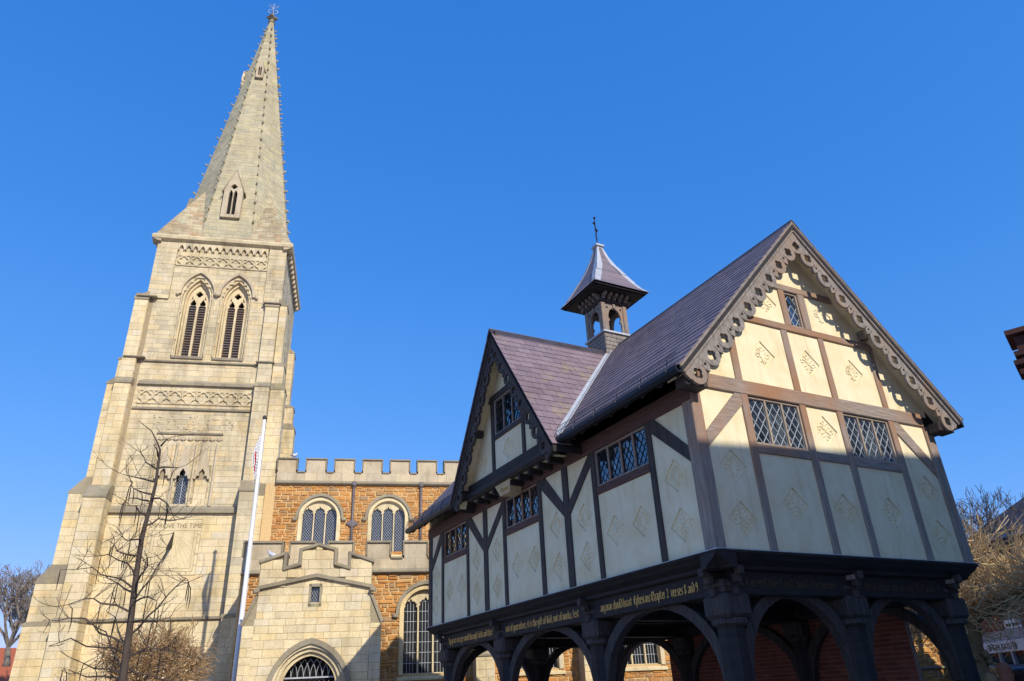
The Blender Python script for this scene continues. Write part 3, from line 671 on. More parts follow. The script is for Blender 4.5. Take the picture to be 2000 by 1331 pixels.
for sg in (1, -1):
    D = Vector((0, sg, -CSL)).normalized(); I = Vector((0, -sg*CSL, -1)).normalized()
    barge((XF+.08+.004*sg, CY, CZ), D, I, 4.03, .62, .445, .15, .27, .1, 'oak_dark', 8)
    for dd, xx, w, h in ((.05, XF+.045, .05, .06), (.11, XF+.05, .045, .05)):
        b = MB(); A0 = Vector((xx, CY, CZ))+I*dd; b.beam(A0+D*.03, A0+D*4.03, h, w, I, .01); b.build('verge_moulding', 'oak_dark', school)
    y = CY+sg*1.2; MB().cbox(XF+.1, XG+.02, y-.08, y+.08, zc(y)-.14, zc(y), .01).build('purlin_end', 'oak_dark', school)
    y = CY+sg*2.0; MB().cbox(XF+.12, XG+.3, y-.12, y+.12, 5.56, 5.74, .01).build('plate_end', 'oak_dark', school)
    MB().prism(((0.1, -.16-CSL*.1), (2.2, -.16-CSL*2.2), (2.2, -.20-CSL*2.2), (.1, -.20-CSL*.1)), lambda a, z, t: (t, CY+sg*a, CZ+z), XF+.14, XG+.04).build('verge_soffit', 'plaster', school)
k = 3.5
while k < 6.95:
    MB().cbox(XG-.02, .1, k, k+.09, 5.37, 5.49, .01, .004).build('joist_end', 'oak_black', school); k += .385
MB().box(XG+.05, .05, 3.4, 6.95, 5.49, 5.50).build('jetty_soffit', 'plaster', school)
db = MB(); db.add([(XG-.05, 5.02, 5.48), (XG-.05, 5.68, 5.48), (XG+.02, 5.58, 5.26), (XG+.02, 5.16, 5.26), (0.0, 5.1, 5.48), (0.0, 5.62, 5.48), (0, 5.5, 5.26), (0, 5.22, 5.26)], [(0, 1, 2, 3), (0, 3, 7, 4), (1, 5, 6, 2), (3, 2, 6, 7), (0, 4, 5, 1)])
dob = db.build('date_bracket', 'datestone', school)
nrm = Vector((-.22, 0, -.07)).normalized()
link('date_figures', text_mesh('1868', .17, frame((XG-.028, 5.35, 5.33), (0, -1, 0), (.30, 0, .95)), 1, thick=.006), 'gold', dob)
# ---- jetty moulding and lettered beams
prof = ((-.03, 3.215), (-.035, 3.19), (.02, 3.15), (.05, 3.12), (.16, 3.06), (.19, 3.045), (.20, 3.01), (.26, 3.0), (.3, 3.0), (.3, 3.215))
MB().prism(prof, lambda a, z, t: (a, t, z), -.03, SL+.03).build('jetty_moulding', 'oak_black', school)
MB().prism([(a, z+.0015) for a, z in prof], lambda a, z, t: (t, a, z), -.031, SW+.03).build('jetty_moulding', 'oak_black', school)
MB().prism([(a, z) for a, z in prof], lambda a, z, t: (SW-a, t, z), .2, SL).build('jetty_moulding', 'oak_black', school)
MB().box(-.05, -.002, -.05, SL+.05, 3.214, 3.222).build('lead_flashing', 'lead_dark', school); MB().box(-.05, SW+.05, -.05, -.002, 3.2235, 3.231).build('lead_flashing', 'lead_dark', school)
PX, PYs = (.43, 2.745, 5.06), (.43, 3.5, 6.9, 9.85)
def bmx(x0, x1, y0, y1): return MB().cbox(x0, x1, y0, y1, 2.70, 3.01, .015, .004).build('lettered_beam', 'oak_black', school)
for a, b in zip(PYs, PYs[1:]): bmx(.25, .55, a, b); bmx(4.94, 5.24, a, b)
for a, b in zip(PX, PX[1:]): bmx(a, b, .25, .55); bmx(a, b, 9.7, 10.0); bmx(a, b, 3.36, 3.66); bmx(a, b, 6.76, 7.06)
k = 1.0
while k < SL-.5: MB().box(.55, 4.95, k, k+.11, 2.90, 3.015).build('floor_joist', 'oak_black', school); k += .62
# blackletter with a broad nib
GL = {'a': ([[(.05, .9), (.25, 1), (.42, .85), (.42, .1), (.52, 0)], [(.42, .55), (.1, .42), (0, .2), (.15, 0), (.42, .15)]], .5),
 'b': ([[(0, 1.5), (0, .1), (.2, 0), (.42, .15), (.42, .8), (.22, 1), (0, .85)]], .46), 'c': ([[(.4, .85), (.22, 1), (0, .8), (0, .15), (.2, 0), (.4, .12)]], .42),
 'd': ([[(.05, 1.5), (.42, 1.05), (.42, .1), (.22, 0), (0, .15), (0, .8), (.2, 1), (.4, .88)]], .46), 'e': ([[(0, .45), (.4, .62), (.4, .85), (.22, 1), (0, .8), (0, .15), (.2, 0), (.4, .12)]], .42),
 'f': ([[(.38, 1.4), (.2, 1.5), (.1, 1.3), (.1, 0)], [(-.05, .95), (.33, .95)]], .34), 'g': ([[(.4, .9), (.2, 1), (0, .8), (0, .25), (.2, .1), (.4, .25)], [(.42, 1), (.42, -.25), (.22, -.45), (0, -.35)]], .46),
 'h': ([[(0, 1.5), (0, 0)], [(0, .85), (.25, 1), (.42, .8), (.42, .1), (.3, -.2)]], .46), 'i': ([[(0, 1), (0, .08), (.1, 0)], [(0, 1.32), (.05, 1.38)]], .16), 'k': ([[(0, 1.5), (0, 0)], [(0, .5), (.35, 1)], [(.1, .55), (.42, 0)]], .44),
 'l': ([[(0, 1.5), (0, .08), (.12, 0)]], .18), 'm': ([[(0, 1), (0, 0)], [(0, .85), (.2, 1), (.32, .85), (.32, 0)], [(.32, .85), (.52, 1), (.64, .85), (.64, 0)]], .7), 'n': ([[(0, 1), (0, 0)], [(0, .85), (.25, 1), (.4, .85), (.4, 0)]], .46),
 'o': ([[(.2, 1), (0, .8), (0, .15), (.2, 0), (.4, .15), (.4, .8), (.2, 1)]], .45), 'p': ([[(0, 1), (0, -.5)], [(0, .85), (.25, 1), (.42, .8), (.42, .15), (.2, 0), (0, .1)]], .47), 'r': ([[(0, 1), (0, 0)], [(0, .8), (.2, 1), (.32, .9)]], .36),
 's': ([[(.4, .9), (.2, 1), (0, .8), (.1, .6), (.34, .42), (.38, .18), (.2, 0), (0, .1)]], .42), 't': ([[(.12, 1.3), (.12, .1), (.25, 0), (.36, .1)], [(-.05, 1), (.32, 1)]], .38), 'u': ([[(0, 1), (0, .12), (.2, 0), (.4, .15)], [(.4, 1), (.4, 0)]], .47),
 'v': ([[(0, 1.05), (.03, .2), (.2, 0), (.4, .25), (.38, 1)]], .45), 'w': ([[(0, 1.05), (.03, .2), (.18, 0), (.33, .2), (.33, 1)], [(.33, .2), (.5, 0), (.66, .25), (.64, 1)]], .72), 'x': ([[(0, 1), (.4, 0)], [(.4, 1), (0, 0)], [(.05, .5), (.35, .5)]], .45), 'y': ([[(0, 1), (0, .12), (.2, 0), (.4, .15)], [(.4, 1), (.4, -.2), (.2, -.45), (0, -.3)]], .47),
 'B': ([[(.1, 1.45), (.1, 0)], [(-.1, 1.2), (.3, 1.45), (.5, 1.2), (.15, .8), (.55, .6), (.5, .15), (.25, 0), (-.05, .1)]], .66), 'C': ([[(.55, 1.25), (.3, 1.45), (0, 1.1), (0, .3), (.25, 0), (.55, .2)], [(.25, 1.3), (.25, .1)]], .64), 'E': ([[(.55, 1.25), (.3, 1.45), (0, 1.1), (0, .3), (.25, 0), (.55, .2)], [(0, .7), (.45, .75)], [(.22, 1.3), (.22, .1)]], .62),
 'G': ([[(.55, 1.25), (.3, 1.45), (0, 1.1), (0, .3), (.25, 0), (.52, .2), (.52, .7), (.3, .7)], [(.22, 1.3), (.22, .1)]], .64), 'L': ([[(.1, 1.45), (.1, .15), (.3, 0), (.55, .15)], [(-.05, 1.3), (.2, 1.45)]], .6), '2': ([[(0, 1.2), (.2, 1.4), (.42, 1.15), (.38, .8), (0, .05), (.5, .05)]], .56),
 '8': ([[(.22, .75), (0, 1.05), (.22, 1.4), (.44, 1.1), (.22, .75), (0, .3), (.22, 0), (.46, .3), (.22, .75)]], .54), '9': ([[(.42, 1.1), (.2, .75), (0, 1.05), (.2, 1.4), (.42, 1.1), (.4, .4), (.1, 0)]], .52), '.': ([[(.05, .05), (.1, 0)]], .18), ',': ([[(.08, .08), (0, -.2)]], .2), ';': ([[(.08, .08), (0, -.2)], [(.05, .7), (.1, .65)]], .22), ':': ([[(.05, .1), (.1, .05)], [(.05, .7), (.1, .65)]], .22)}
def letters(txt, mw, xh, width, mat, par):
    adv = []; x = 0
    for ch in txt:
        adv.append(x); x += (GL[ch][1] if ch in GL else .32)+(.17 if ch in GL else 0)
    kx = width/x; nb = Vector((.095, .075)); b = MB()
    def flush():
        if b.v:
            o = b.build('gilt_word', mat, par); sm = o.modifiers.new('s', 'SOLIDIFY'); sm.thickness = .003; sm.offset = 1
    for ch, a in zip(txt, adv):
        if ch not in GL:
            flush(); b = MB(); continue
        for li, pl in enumerate(GL[ch][0]):
            for p, q in zip(pl, pl[1:]):
                p = Vector(p); q = Vector(q); dv = (q-p); ex = dv.normalized()*.03 if dv.length else dv
                p = p-ex; q = q+ex; off = nb if abs(dv.x*nb.y-dv.y*nb.x) > .02 else Vector((-.04, .05))
                vs = [p-off, q-off, q+off, p+off]
                b.add([mw @ Vector(((a+v.x)*kx, v.y*xh, .0015+.0004*li)) for v in vs], [(0, 1, 2, 3)])
    flush()
tx = .245
letters('By grace are ye saved through faith and that', frame((tx, 9.55, 2.80), (0, -1, 0), GZ), .085, 2.35, 'gold', school)
letters('not of yourselves; it is the gift of God, not of works, lest', frame((tx, 6.58, 2.80), (0, -1, 0), GZ), .085, 2.78, 'gold', school)
letters('any man should boast. Ephesians Chapter 2. verses 8 and 9.', frame((tx, 3.14, 2.80), (0, -1, 0), GZ), .085, 2.45, 'gold', school)
letters('Except the Lord build the house', frame((.66, tx, 2.80), (1, 0, 0), GZ), .08, 1.75, 'gold_dull', school)
letters('they labour but in vain that build it', frame((3.02, tx, 2.80), (1, 0, 0), GZ), .08, 1.75, 'gold_dull', school)
# ---- posts, capitals, arched braces
def post(px, py):
    o8 = MB().lathe(((.215, 0), (.215, .25), (.19, .3), (.185, 2.3), (.2, 2.33)), (px, py, 0), 8).build('oak_post', 'oak_black', school)
    b = MB(); b.lathe(((.205, 2.32), (.25, 2.345), (.25, 2.40), (.235, 2.415)), (px, py, 0), 8)
    b.cbox(px-.235, px+.235, py-.235, py+.235, 2.41, 2.72, .05, .004); b.cbox(px-.165, px+.165, py-.165, py+.165, 2.72, 2.9, .02, .004); b.cbox(px-.19, px+.19, py-.19, py+.19, 2.80, 2.86, .012, .002)
    b.build('capital', 'oak_dark', o8); return o8
def abrace(p, dx, dy, span):
    """curved arch brace from the post up to the middle of the beam"""
    pts = []; n = 9; b = MB(); hs = span/2
    inner = []; outer = []
    for i in range(n+1):
        a = math.pi/2*i/n; s_ = .20+(hs-.20)*(1-math.cos(a))*1.0; z = 1.55+(2.695-1.55)*math.sin(a)**.9
        inner.append((s_, z)); th = .20-.07*i/n; outer.append((max(.12, s_-th*math.cos(a*.9)), min(2.71, z+th*math.sin(a*.9))))
    poly = inner+outer[::-1]
    for i in range(n):
        q = [inner[i], inner[i+1], outer[i+1], outer[i]]
        b.prism(q, lambda s_, z, t: (p[0]+dx*s_-dy*t, p[1]+dy*s_+dx*t, z), -.075, .075)
    b.build('arch_brace', 'oak_dark', school)
for px in PX:
    for py in PYs:
        if px == PX[1] and py in PYs[1:3]: continue
        post(px, py)
        e = .003*PX.index(px)
        for d in (1, -1):
            if px in (PX[0], PX[2]):
                i = PYs.index(py)+d
                if 0 <= i < 4: abrace((px, py), 0, d, abs(PYs[i]-py))
            if py in (PYs[0], PYs[3]):
                i = PX.index(px)+d
                if 0 <= i < 3: abrace((px, py), d, 0, abs(PX[i]-px))
    for py, y2 in ((.43, .13), ):
        if px != PX[0]: MB().cbox(px-.09, px+.09, .12, .3, 2.93, 3.0, .01).build('bracket_block', 'oak_grey', school)
for px, py, dx, dy in ((.43, .43, -1, 0), (.43, .43, 0, -1), (.43, 3.5, -1, 0), (.43, 6.9, -1, 0), (2.745, .43, 0, -1), (5.06, .43, 0, -1), (.43, 9.85, -1, 0)):
    b = MB()
    for r_, z in ((.19, 2.74), (.26, 2.90), (.33, 2.99)): b.cbox(px+dx*r_-.055, px+dx*r_+.055, py+dy*r_-.055, py+dy*r_+.055, z-.06, z+.06, .015, .004)
    b.build('carved_bracket', 'oak_dark', school)
# brick infill under the school
bw = MB().box(5.10, 5.2, 1.25, 7.6, 0, 2.70).build('brick_infill_wall', 'brick_mortar', school)
PB = Pieces('brick', 'brick', bw)
lay(PB, (5.10, 0, 0), (0, 1, 0), (0, 0, 1), (-1, 0, 0), 1.25, 7.6, 1.2, 2.70, (.075, .075), (.215, .225), None, .011, .006, .002); PB.finish(300, 'brick_courses')
MB().box(5.06, 5.09, 3.2, 3.45, 2.12, 2.30).build('vent_grille', 'came_dark', school)
# ---- cupola
CX, CYc = XR, 5.41
base = MB(); base.box(CX-.36, CX+.36, CYc-.36, CYc+.36, 8.1, 9.28)
cup = base.build('cupola', 'oak_grey', school)
for k in range(11):
    z = 8.12+k*.105
    MB().cbox(CX-.375, CX+.375, CYc-.375, CYc+.375, z, z+.098, .008).build('weatherboard', 'oak_grey', cup)
MB().cbox(CX-.42, CX+.42, CYc-.42, CYc+.42, 9.28, 9.335, .01).build('lead_ledge', 'lead', cup)
for sx in (-1, 1):
    for sy in (-1, 1):
        MB().cbox(CX+sx*.315-.06, CX+sx*.315+.06, CYc+sy*.315-.06, CYc+sy*.315+.06, 9.33, 10.2, .012).build('cupola_post', 'oak_grey', cup)
        MB().beam((CX+sx*.382, CYc+sy*.382, 8.2), (CX+sx*.382, CYc+sy*.382, 9.28), .03, .03).build('corner_bead', 'oak_grey', cup)
for k in range(4):
    a = k*math.pi/2; D = Vector((math.cos(a), math.sin(a), 0)); N = Vector((math.sin(a), -math.cos(a), 0)); c = Vector((CX, CYc, 0))+N*.325
    hw = .255; op = arch(0, .19, 9.335, 9.70, 10.0, 7)
    trf = [(-.19, 9.335), (.19, 9.335), (.19, 9.62), (.155, 9.64), (.15, 9.68), (.185, 9.72), (.175, 9.82), (.13, 9.93), (.06, 10.0), (.05, 9.97), (0, 10.03), (-.05, 9.97), (-.06, 10.0), (-.13, 9.93), (-.175, 9.82), (-.185, 9.72), (-.15, 9.68), (-.155, 9.64), (-.19, 9.62)]
    plate('cusped_arch', [(-hw, 9.336), (hw, 9.336), (hw, 10.12), (-hw, 10.12)], [trf, circ(-.2, 10.0, .03, 8), circ(.2, 10.0, .03, 8)], .045, frame(c, D, GZ), 'oak_grey', cup)
    MB().obox(c+N*.03+Vector((0, 0, 10.05)), (D, N, (0, 0, 1)), (.035, .03, .06), .01).build('keystone_boss', 'oak_grey', cup)
    MB().obox(c+N*.035+Vector((0, 0, 10.16)), (D, N, (0, 0, 1)), (.42, .045, .035), .01).build('frieze_rail', 'oak_dark', cup)
    for q in range(5):
        x = -.32+.16*q
        b = MB(); p = c+D*x; b.obox(p+N*.09+Vector((0, 0, 10.22)), (D, N, (0, 0, 1)), (.028, .05, .035), .008); b.obox(p+N*.14+Vector((0, 0, 10.295)), (D, N, (0, 0, 1)), (.028, .10, .035), .008); b.ell(p+N*.19+Vector((0, 0, 10.245)), ((1, 0, 0), (0, 1, 0), (0, 0, 1)), (.024, .024, .024), 6, 4)
        b.build('eaves_bracket', 'oak_grey', cup)
    MB().prism([(-.745, 0), (.745, 0), (.76, .05), (-.76, .05)], lambda s_, z, t: tuple(Vector((CX, CYc, 10.355+z))+D*s_+N*t), .66, .755).build('eaves_moulding', 'oak_black', cup)
MB().box(CX-.70, CX+.70, CYc-.70, CYc+.70, 10.33, 10.36).build('cupola_soffit', 'oak_black', cup)
prf = [(.79, 10.40), (.68, 10.53), (.57, 10.72), (.44, 10.98), (.30, 11.28), (.17, 11.62), (.075, 11.96)]
for k in range(4):
    a = k*math.pi/2; D = Vector((math.cos(a), math.sin(a), 0)); N = Vector((math.sin(a), -math.cos(a), 0)); c0 = Vector((CX, CYc, 0)); b = MB()
    for (ra, za), (rb, zb) in zip(prf, prf[1:]):
        ns = max(1, int(round(math.hypot(ra-rb, zb-za)/.1)))
        for i in range(ns):
            q0 = i/ns; q1 = (i+1)/ns; R0 = ra+(rb-ra)*q0; R1 = ra+(rb-ra)*q1+.012; z0 = za+(zb-za)*q0; z1 = za+(zb-za)*q1
            b.add([c0+D*-R0+N*R0+Vector((0, 0, z0)), c0+D*R0+N*R0+Vector((0, 0, z0)), c0+D*(R1-.012)+N*(R1-.012)+Vector((0, 0, z1)), c0-D*(R1-.012)+N*(R1-.012)+Vector((0, 0, z1))], [(0, 1, 2, 3)])
            e = .012
            b.add([c0+D*-R0+N*(R0)+Vector((0, 0, z0)), c0+D*R0+N*R0+Vector((0, 0, z0)), c0+D*R0+N*(R0+e)+Vector((0, 0, z0-.004)), c0-D*R0+N*(R0+e)+Vector((0, 0, z0-.004)), c0+D*R1+N*R1+Vector((0, 0, z1)), c0-D*R1+N*R1+Vector((0, 0, z1))], [(0, 1, 2, 3), (3, 2, 4, 5)])
    b.build('slate_roof_face', 'slate', cup)
    h = MB(); a2 = a+math.pi/4; Dg = Vector((math.cos(a2), math.sin(a2), 0)); Tn = Vector((-Dg.y, Dg.x, 0)); pv = []
    for r_, z in prf: pv.append((c0+Dg*(r_*1.414+.015)+Vector((0, 0, z+.012)), min(.16, r_*.6)))
    for (p, w), (q, w2) in zip(pv, pv[1:]):
        for sg in (1, -1):
            s1 = (Tn*sg-Dg).normalized()
            h.add([p, q, q+s1*w2+Vector((0, 0, .004)), p+s1*w+Vector((0, 0, .004))], [(0, 1, 2, 3)])
    o = h.build('lead_hip', 'lead', cup); sm = o.modifiers.new('s', 'SOLIDIFY'); sm.thickness = .015; sm.offset = 1
fb = MB(); fb.cbox(CX-.13, CX+.13, CYc-.13, CYc+.13, 11.98, 12.05, .015); fb.cbox(CX-.09, CX+.09, CYc-.09, CYc+.09, 11.92, 11.98, .01); fb.lathe(((.09, 0), (.05, .05), (.02, .09)), (CX, CYc, 12.05), 8)
fb.build('finial_cap', 'lead', cup)
cr = MB(); cr.tube([(CX, CYc, 12.1), (CX, CYc, 12.95)], .014, 6); cr.tube([(CX-.13, CYc-.13, 12.66), (CX+.13, CYc+.13, 12.66)], .013, 6)
for dx, dz in ((-.13, 12.66), (.13, 12.66), (0, 12.95)): cr.ell((CX+dx, CYc+dx, dz), ((1, 0, 0), (0, 1, 0), (0, 0, 1)), (.035, .035, .035), 6, 4)
for sg in (1, -1):
    for z0 in (12.50, 12.30): cr.tube([(CX, CYc, z0-.1), (CX+sg*.05, CYc+sg*.05, z0-.02), (CX+sg*.09, CYc+sg*.09, z0+.03), (CX+sg*.06, CYc+sg*.06, z0+.06)], .009, 5)
cr.build('iron_cross', 'ironwork', cup)

# ================================================================== THE CHURCH  (local axes: x east along the nave, y north, z up)
TX, TY = -4.28716, 28.77151
church = empty('parish_church', (TX, TY, 0), -YC, 'limestone church with tall crocketed spire and orange ironstone nave', 'church')
bpy.context.view_layer.update()
EX, EZ = (1, 0, 0), (0, 0, 1)
fr = lambda v: frame((0, v, 0), EX, EZ)
PA = Pieces('ashlar_block', 'ashlar', church); PN = Pieces('ashlar_block', 'ashlar_new', church); PG = Pieces('ashlar_block', 'ashlar_grey', church)
PI = Pieces('ironstone_block', 'iron', church, .10); PSp = Pieces('spire_block', 'spire', church); PBr = Pieces('broach_block', 'broach', church)
def south(P, u0, u1, v, z0, z1, hh=(.19, .28), ll=(.35, .75), skip=None, **k): lay(P, (0, v, 0), EX, EZ, (0, -1, 0), u0, u1, z0, z1, hh, ll, skip, **k)
def east(P, v0, v1, u, z0, z1, hh=(.24, .34), ll=(.4, .8), skip=None, **k): lay(P, (u, 0, 0), (0, 1, 0), EZ, (1, 0, 0), v0, v1, z0, z1, hh, ll, skip, **k)
def cpart(name, mat='ashlar_grey', **k): return lambda b: b.build(name, mat, church, **k)
def arcband(cx, ho, hi, zs, zo, zi, n=10, zs2=None): return arch(cx, ho, zs, zs, zo, n)[2:]+arch(cx, hi, zs, zs, zi, n)[2:][::-1]
# ---- tower shell
TW = 3.05
BEL = (-.83, .95); bh = [arch(c, .66, 16.42, 19.5, 20.78) for c in BEL]; lanc = arch(-.16, .25, 9.55, 10.72, 11.2, 6)
plate('tower_south_wall', [(-TW, 0), (TW, 0), (TW, 22.75), (-TW, 22.75)], bh+[lanc], .6, fr(-TW+.3), 'mortar_grey', church)
MB().box(-TW, TW, -TW+.602, TW, 0, 22.75).build('tower_wall', 'mortar_grey', church)
hs = bh+[lanc, [(-1.2, 9.5), (-.7, 9.5), (-.7, 11.3), (-1.2, 11.3)], [(.32, 9.5), (.92, 9.5), (.92, 11.3), (.32, 11.3)]]
sk = lambda x, z: any(inpoly(x, z, h) for h in hs)
south(PA, -2.75, 2.35, -TW, 9.3, 22.3, (.19, .28), (.35, .75), skip=sk); south(PN, -2.8, 2.35, -TW, 5.05, 9.3, (.22, .32), (.4, .9), skip=sk); south(PN, -2.9, 2.4, -TW, 1.0, 4.9, (.28, .38), (.5, .9))
east(PA, -TW, TW, TW, 9.5, 22.4)
# corner pilasters of the belfry stage
for u0, u1 in ((-3.06, -2.1), (2.22, 3.06)):
    MB().box(u0, u1, -TW-.08, -TW+.01, 19.4, 22.6).build('corner_pilaster', 'mortar_grey', church); south(PA, u0, u1, -TW-.08, 19.4, 22.6)
# buttresses: (z0, z1, projection) stages with weathered set-offs
def butt_s(u0, u1, st, P=PA):
    for i, (z0, z1, vf, du) in enumerate(st):
        a, b = u0-du, u1+du
        MB().box(a, b, vf, -TW+.02, z0, z1).build('buttress', 'mortar_grey', church); south(P, a, b, vf, z0, z1, (.26, .36), (.4, .8)); east(P, vf, -TW, b, z0, z1, (.26, .36), (.3, .6))
        nv = st[i+1][2] if i+1 < len(st) else -TW; nz = st[i+1][0] if i+1 < len(st) else z1+.4
        MB().prism(((vf-.05, z1-.05), (vf-.05, z1+.03), (nv, nz+.02), (-TW+.02, nz+.02), (-TW+.02, z1-.05)), lambda y, z, t: (t, y, z), a-.03, b+.03).build('set_off', 'coping', church)
def butt_x(v0, v1, st, sg, P=PA):
    for i, (z0, z1, uo) in enumerate(st):
        a, b = sorted((sg*(TW-.02), sg*uo)); MB().box(a, b, v0, v1, z0, z1).build('buttress', 'mortar_grey', church); south(P, a, b, v0, z0, z1, (.26, .36), (.35, .8))
        if sg > 0: east(P, v0, v1, uo, z0, z1, (.26, .36), (.3, .6))
        nu = st[i+1][2] if i+1 < len(st) else TW; nz = st[i+1][0] if i+1 < len(st) else z1+.3
        MB().prism(((sg*uo+sg*.04, z1-.05), (sg*uo+sg*.04, z1+.03), (sg*nu, nz+.02), (sg*(TW-.1), nz+.02), (sg*(TW-.1), z1-.05)), lambda x, z, t: (x, t, z), v0-.03, v1+.03).build('set_off', 'coping', church)
butt_s(-3.62, -2.80, ((0, 4.95, -3.95, .05), (5.05, 9.7, -3.78, .0), (10.25, 14.9, -3.42, -.08), (15.2, 19.25, -3.25, -.12)), PN)
butt_s(2.34, 3.02, ((0, 4.95, -3.95, .05), (5.05, 10.0, -3.78, .0), (10.5, 14.95, -3.42, -.02), (15.2, 19.25, -3.25, -.03)), PA)
butt_x(-3.12, -2.3, ((0, 4.9, 4.95), (5.0, 6.45, 4.85), (7.1, 10.0, 4.42), (10.65, 14.95, 3.92), (15.2, 16.15, 3.66), (16.25, 19.4, 3.45)), -1, PN)
butt_x(-3.12, -2.3, ((0, 10.0, 4.0), (10.45, 14.95, 3.66), (15.2, 16.15, 3.52), (16.25, 19.4, 3.36)), 1, PN)
butt_x(2.3, 3.1, ((0, 10.6, 4.2), (11.4, 14.95, 3.75), (15.2, 16.15, 3.6), (16.25, 19.4, 3.36)), 1, PA)
# string courses and cornice
def string(z0, z1, pr, mat='ashlar_grey', u0=-TW, u1=TW, name='string_course'):
    MB().prism(((-TW-pr, z0+.03), (-TW-pr, z0+(z1-z0)*.55), (-TW+.01, z1), (-TW+.01, z0)), lambda y, z, t: (t, y, z), u0-.01, u1+pr*.6).build(name, mat, church)
    MB().prism(((TW+pr, z0+.03), (TW+pr, z0+(z1-z0)*.55), (TW-.01, z1), (TW-.01, z0)), lambda x, z, t: (x, t, z), -TW-pr*.55, TW).build(name, mat, church)
for z0, z1, pr, a, b in ((16.06, 16.22, .10, -2.65, 2.3), (14.92, 15.2, .14, -2.65, 2.3), (13.74, 13.92, .09, -2.7, 2.3), (9.14, 9.5, .16, -2.75, 2.34), (4.93, 5.08, .12, -2.8, 2.34)): string(z0, z1, pr, 'coping', a, b)
for z in (19.36, 16.18): 
    for u0, u1, v in ((-3.42, -2.6, -3.3), (2.3, 3.05, -3.3)): MB().cbox(u0-.04, u1+.04, v-.05, -TW, z, z+.08, .02).build('string_course', 'coping', church)
MB().prism(((3.33, 22.72), (3.36, 22.86), (3.30, 22.95), (3.05, 23.02), (2.9, 23.02), (2.9, 22.55), (3.08, 22.58), (3.2, 22.66)), lambda r_, z, t: (t, -r_, z), -3.33, 3.33).build('cornice', 'ashlar', church)
MB().prism(((3.33, 22.72), (3.36, 22.86), (3.30, 22.95), (3.05, 23.02), (2.9, 23.02), (2.9, 22.55), (3.08, 22.58), (3.2, 22.66)), lambda r_, z, t: (r_, t, z+.002), -3.30, 3.33).build('cornice', 'ashlar_grey', church)
MB().prism(((3.33, 22.72), (3.36, 22.86), (3.30, 22.95), (3.05, 23.02), (2.9, 23.02), (2.9, 22.55), (3.08, 22.58), (3.2, 22.66)), lambda r_, z, t: (-r_, t, z+.002), -3.30, 3.33).build('cornice', 'ashlar_grey', church)
for k in range(12): MB().cbox(TW, 3.28, -2.8+k*.5, -2.6+k*.5, 22.36, 22.6, .03).build('corbel', 'ashlar_grey', church)
# carved bands
def qring(cx, cz, r): return plate_mesh('quatrefoil', quatre(cx, cz, r*1.0), [quatre(cx, cz, r*.72)], .07, Matrix())
def band_q(u0, u1, n, z, r, v):
    w = (u1-u0)/n; me = plate_mesh('quatrefoil', quatre(0, 0, r*1.06), [quatre(0, 0, r*.80)], .09, frame((0, 0, 0), EX, EZ)); me.materials.append(M['ashlar'])
    for k in range(n): link('quatrefoil', me, None, church, Matrix.Translation((u0+w*(k+.5), v-.03, z)))
    for k in range(n+1):
        for dz in (-1, 1): MB().prism(((-.07, dz*r*1.9), (.07, dz*r*1.9), (0, dz*r*1.05)), lambda a, b, t: (u0+w*k+a, t, z+b), v-.05, v+.01).build('carved_spandrel', 'ashlar', church)
    for zz in (z+r*2.05, z-r*2.1): MB().cbox(u0, u1, v-.06, v+.01, zz-.03, zz+.03, .01).build('band_fillet', 'ashlar', church)
band_q(-2.05, 2.2, 7, 21.62, .135, -TW); band_q(-2.55, 2.25, 8, 14.38, .15, -TW)
tm = plate_mesh('corbel_arch', [(-.163, 0), (-.163, .36), (.163, .36), (.163, 0), (.11, -.08), (.10, .06), (.06, .16), (0, .24), (-.06, .16), (-.10, .06), (-.11, -.08)], [], .12, frame((0, 0, 0), EX, EZ)); tm.materials.append(M['ashlar'])
for k in range(13): link('corbel_arch', tm, None, church, Matrix.Translation((-1.93+k*.327, -TW-.05, 22.24)))
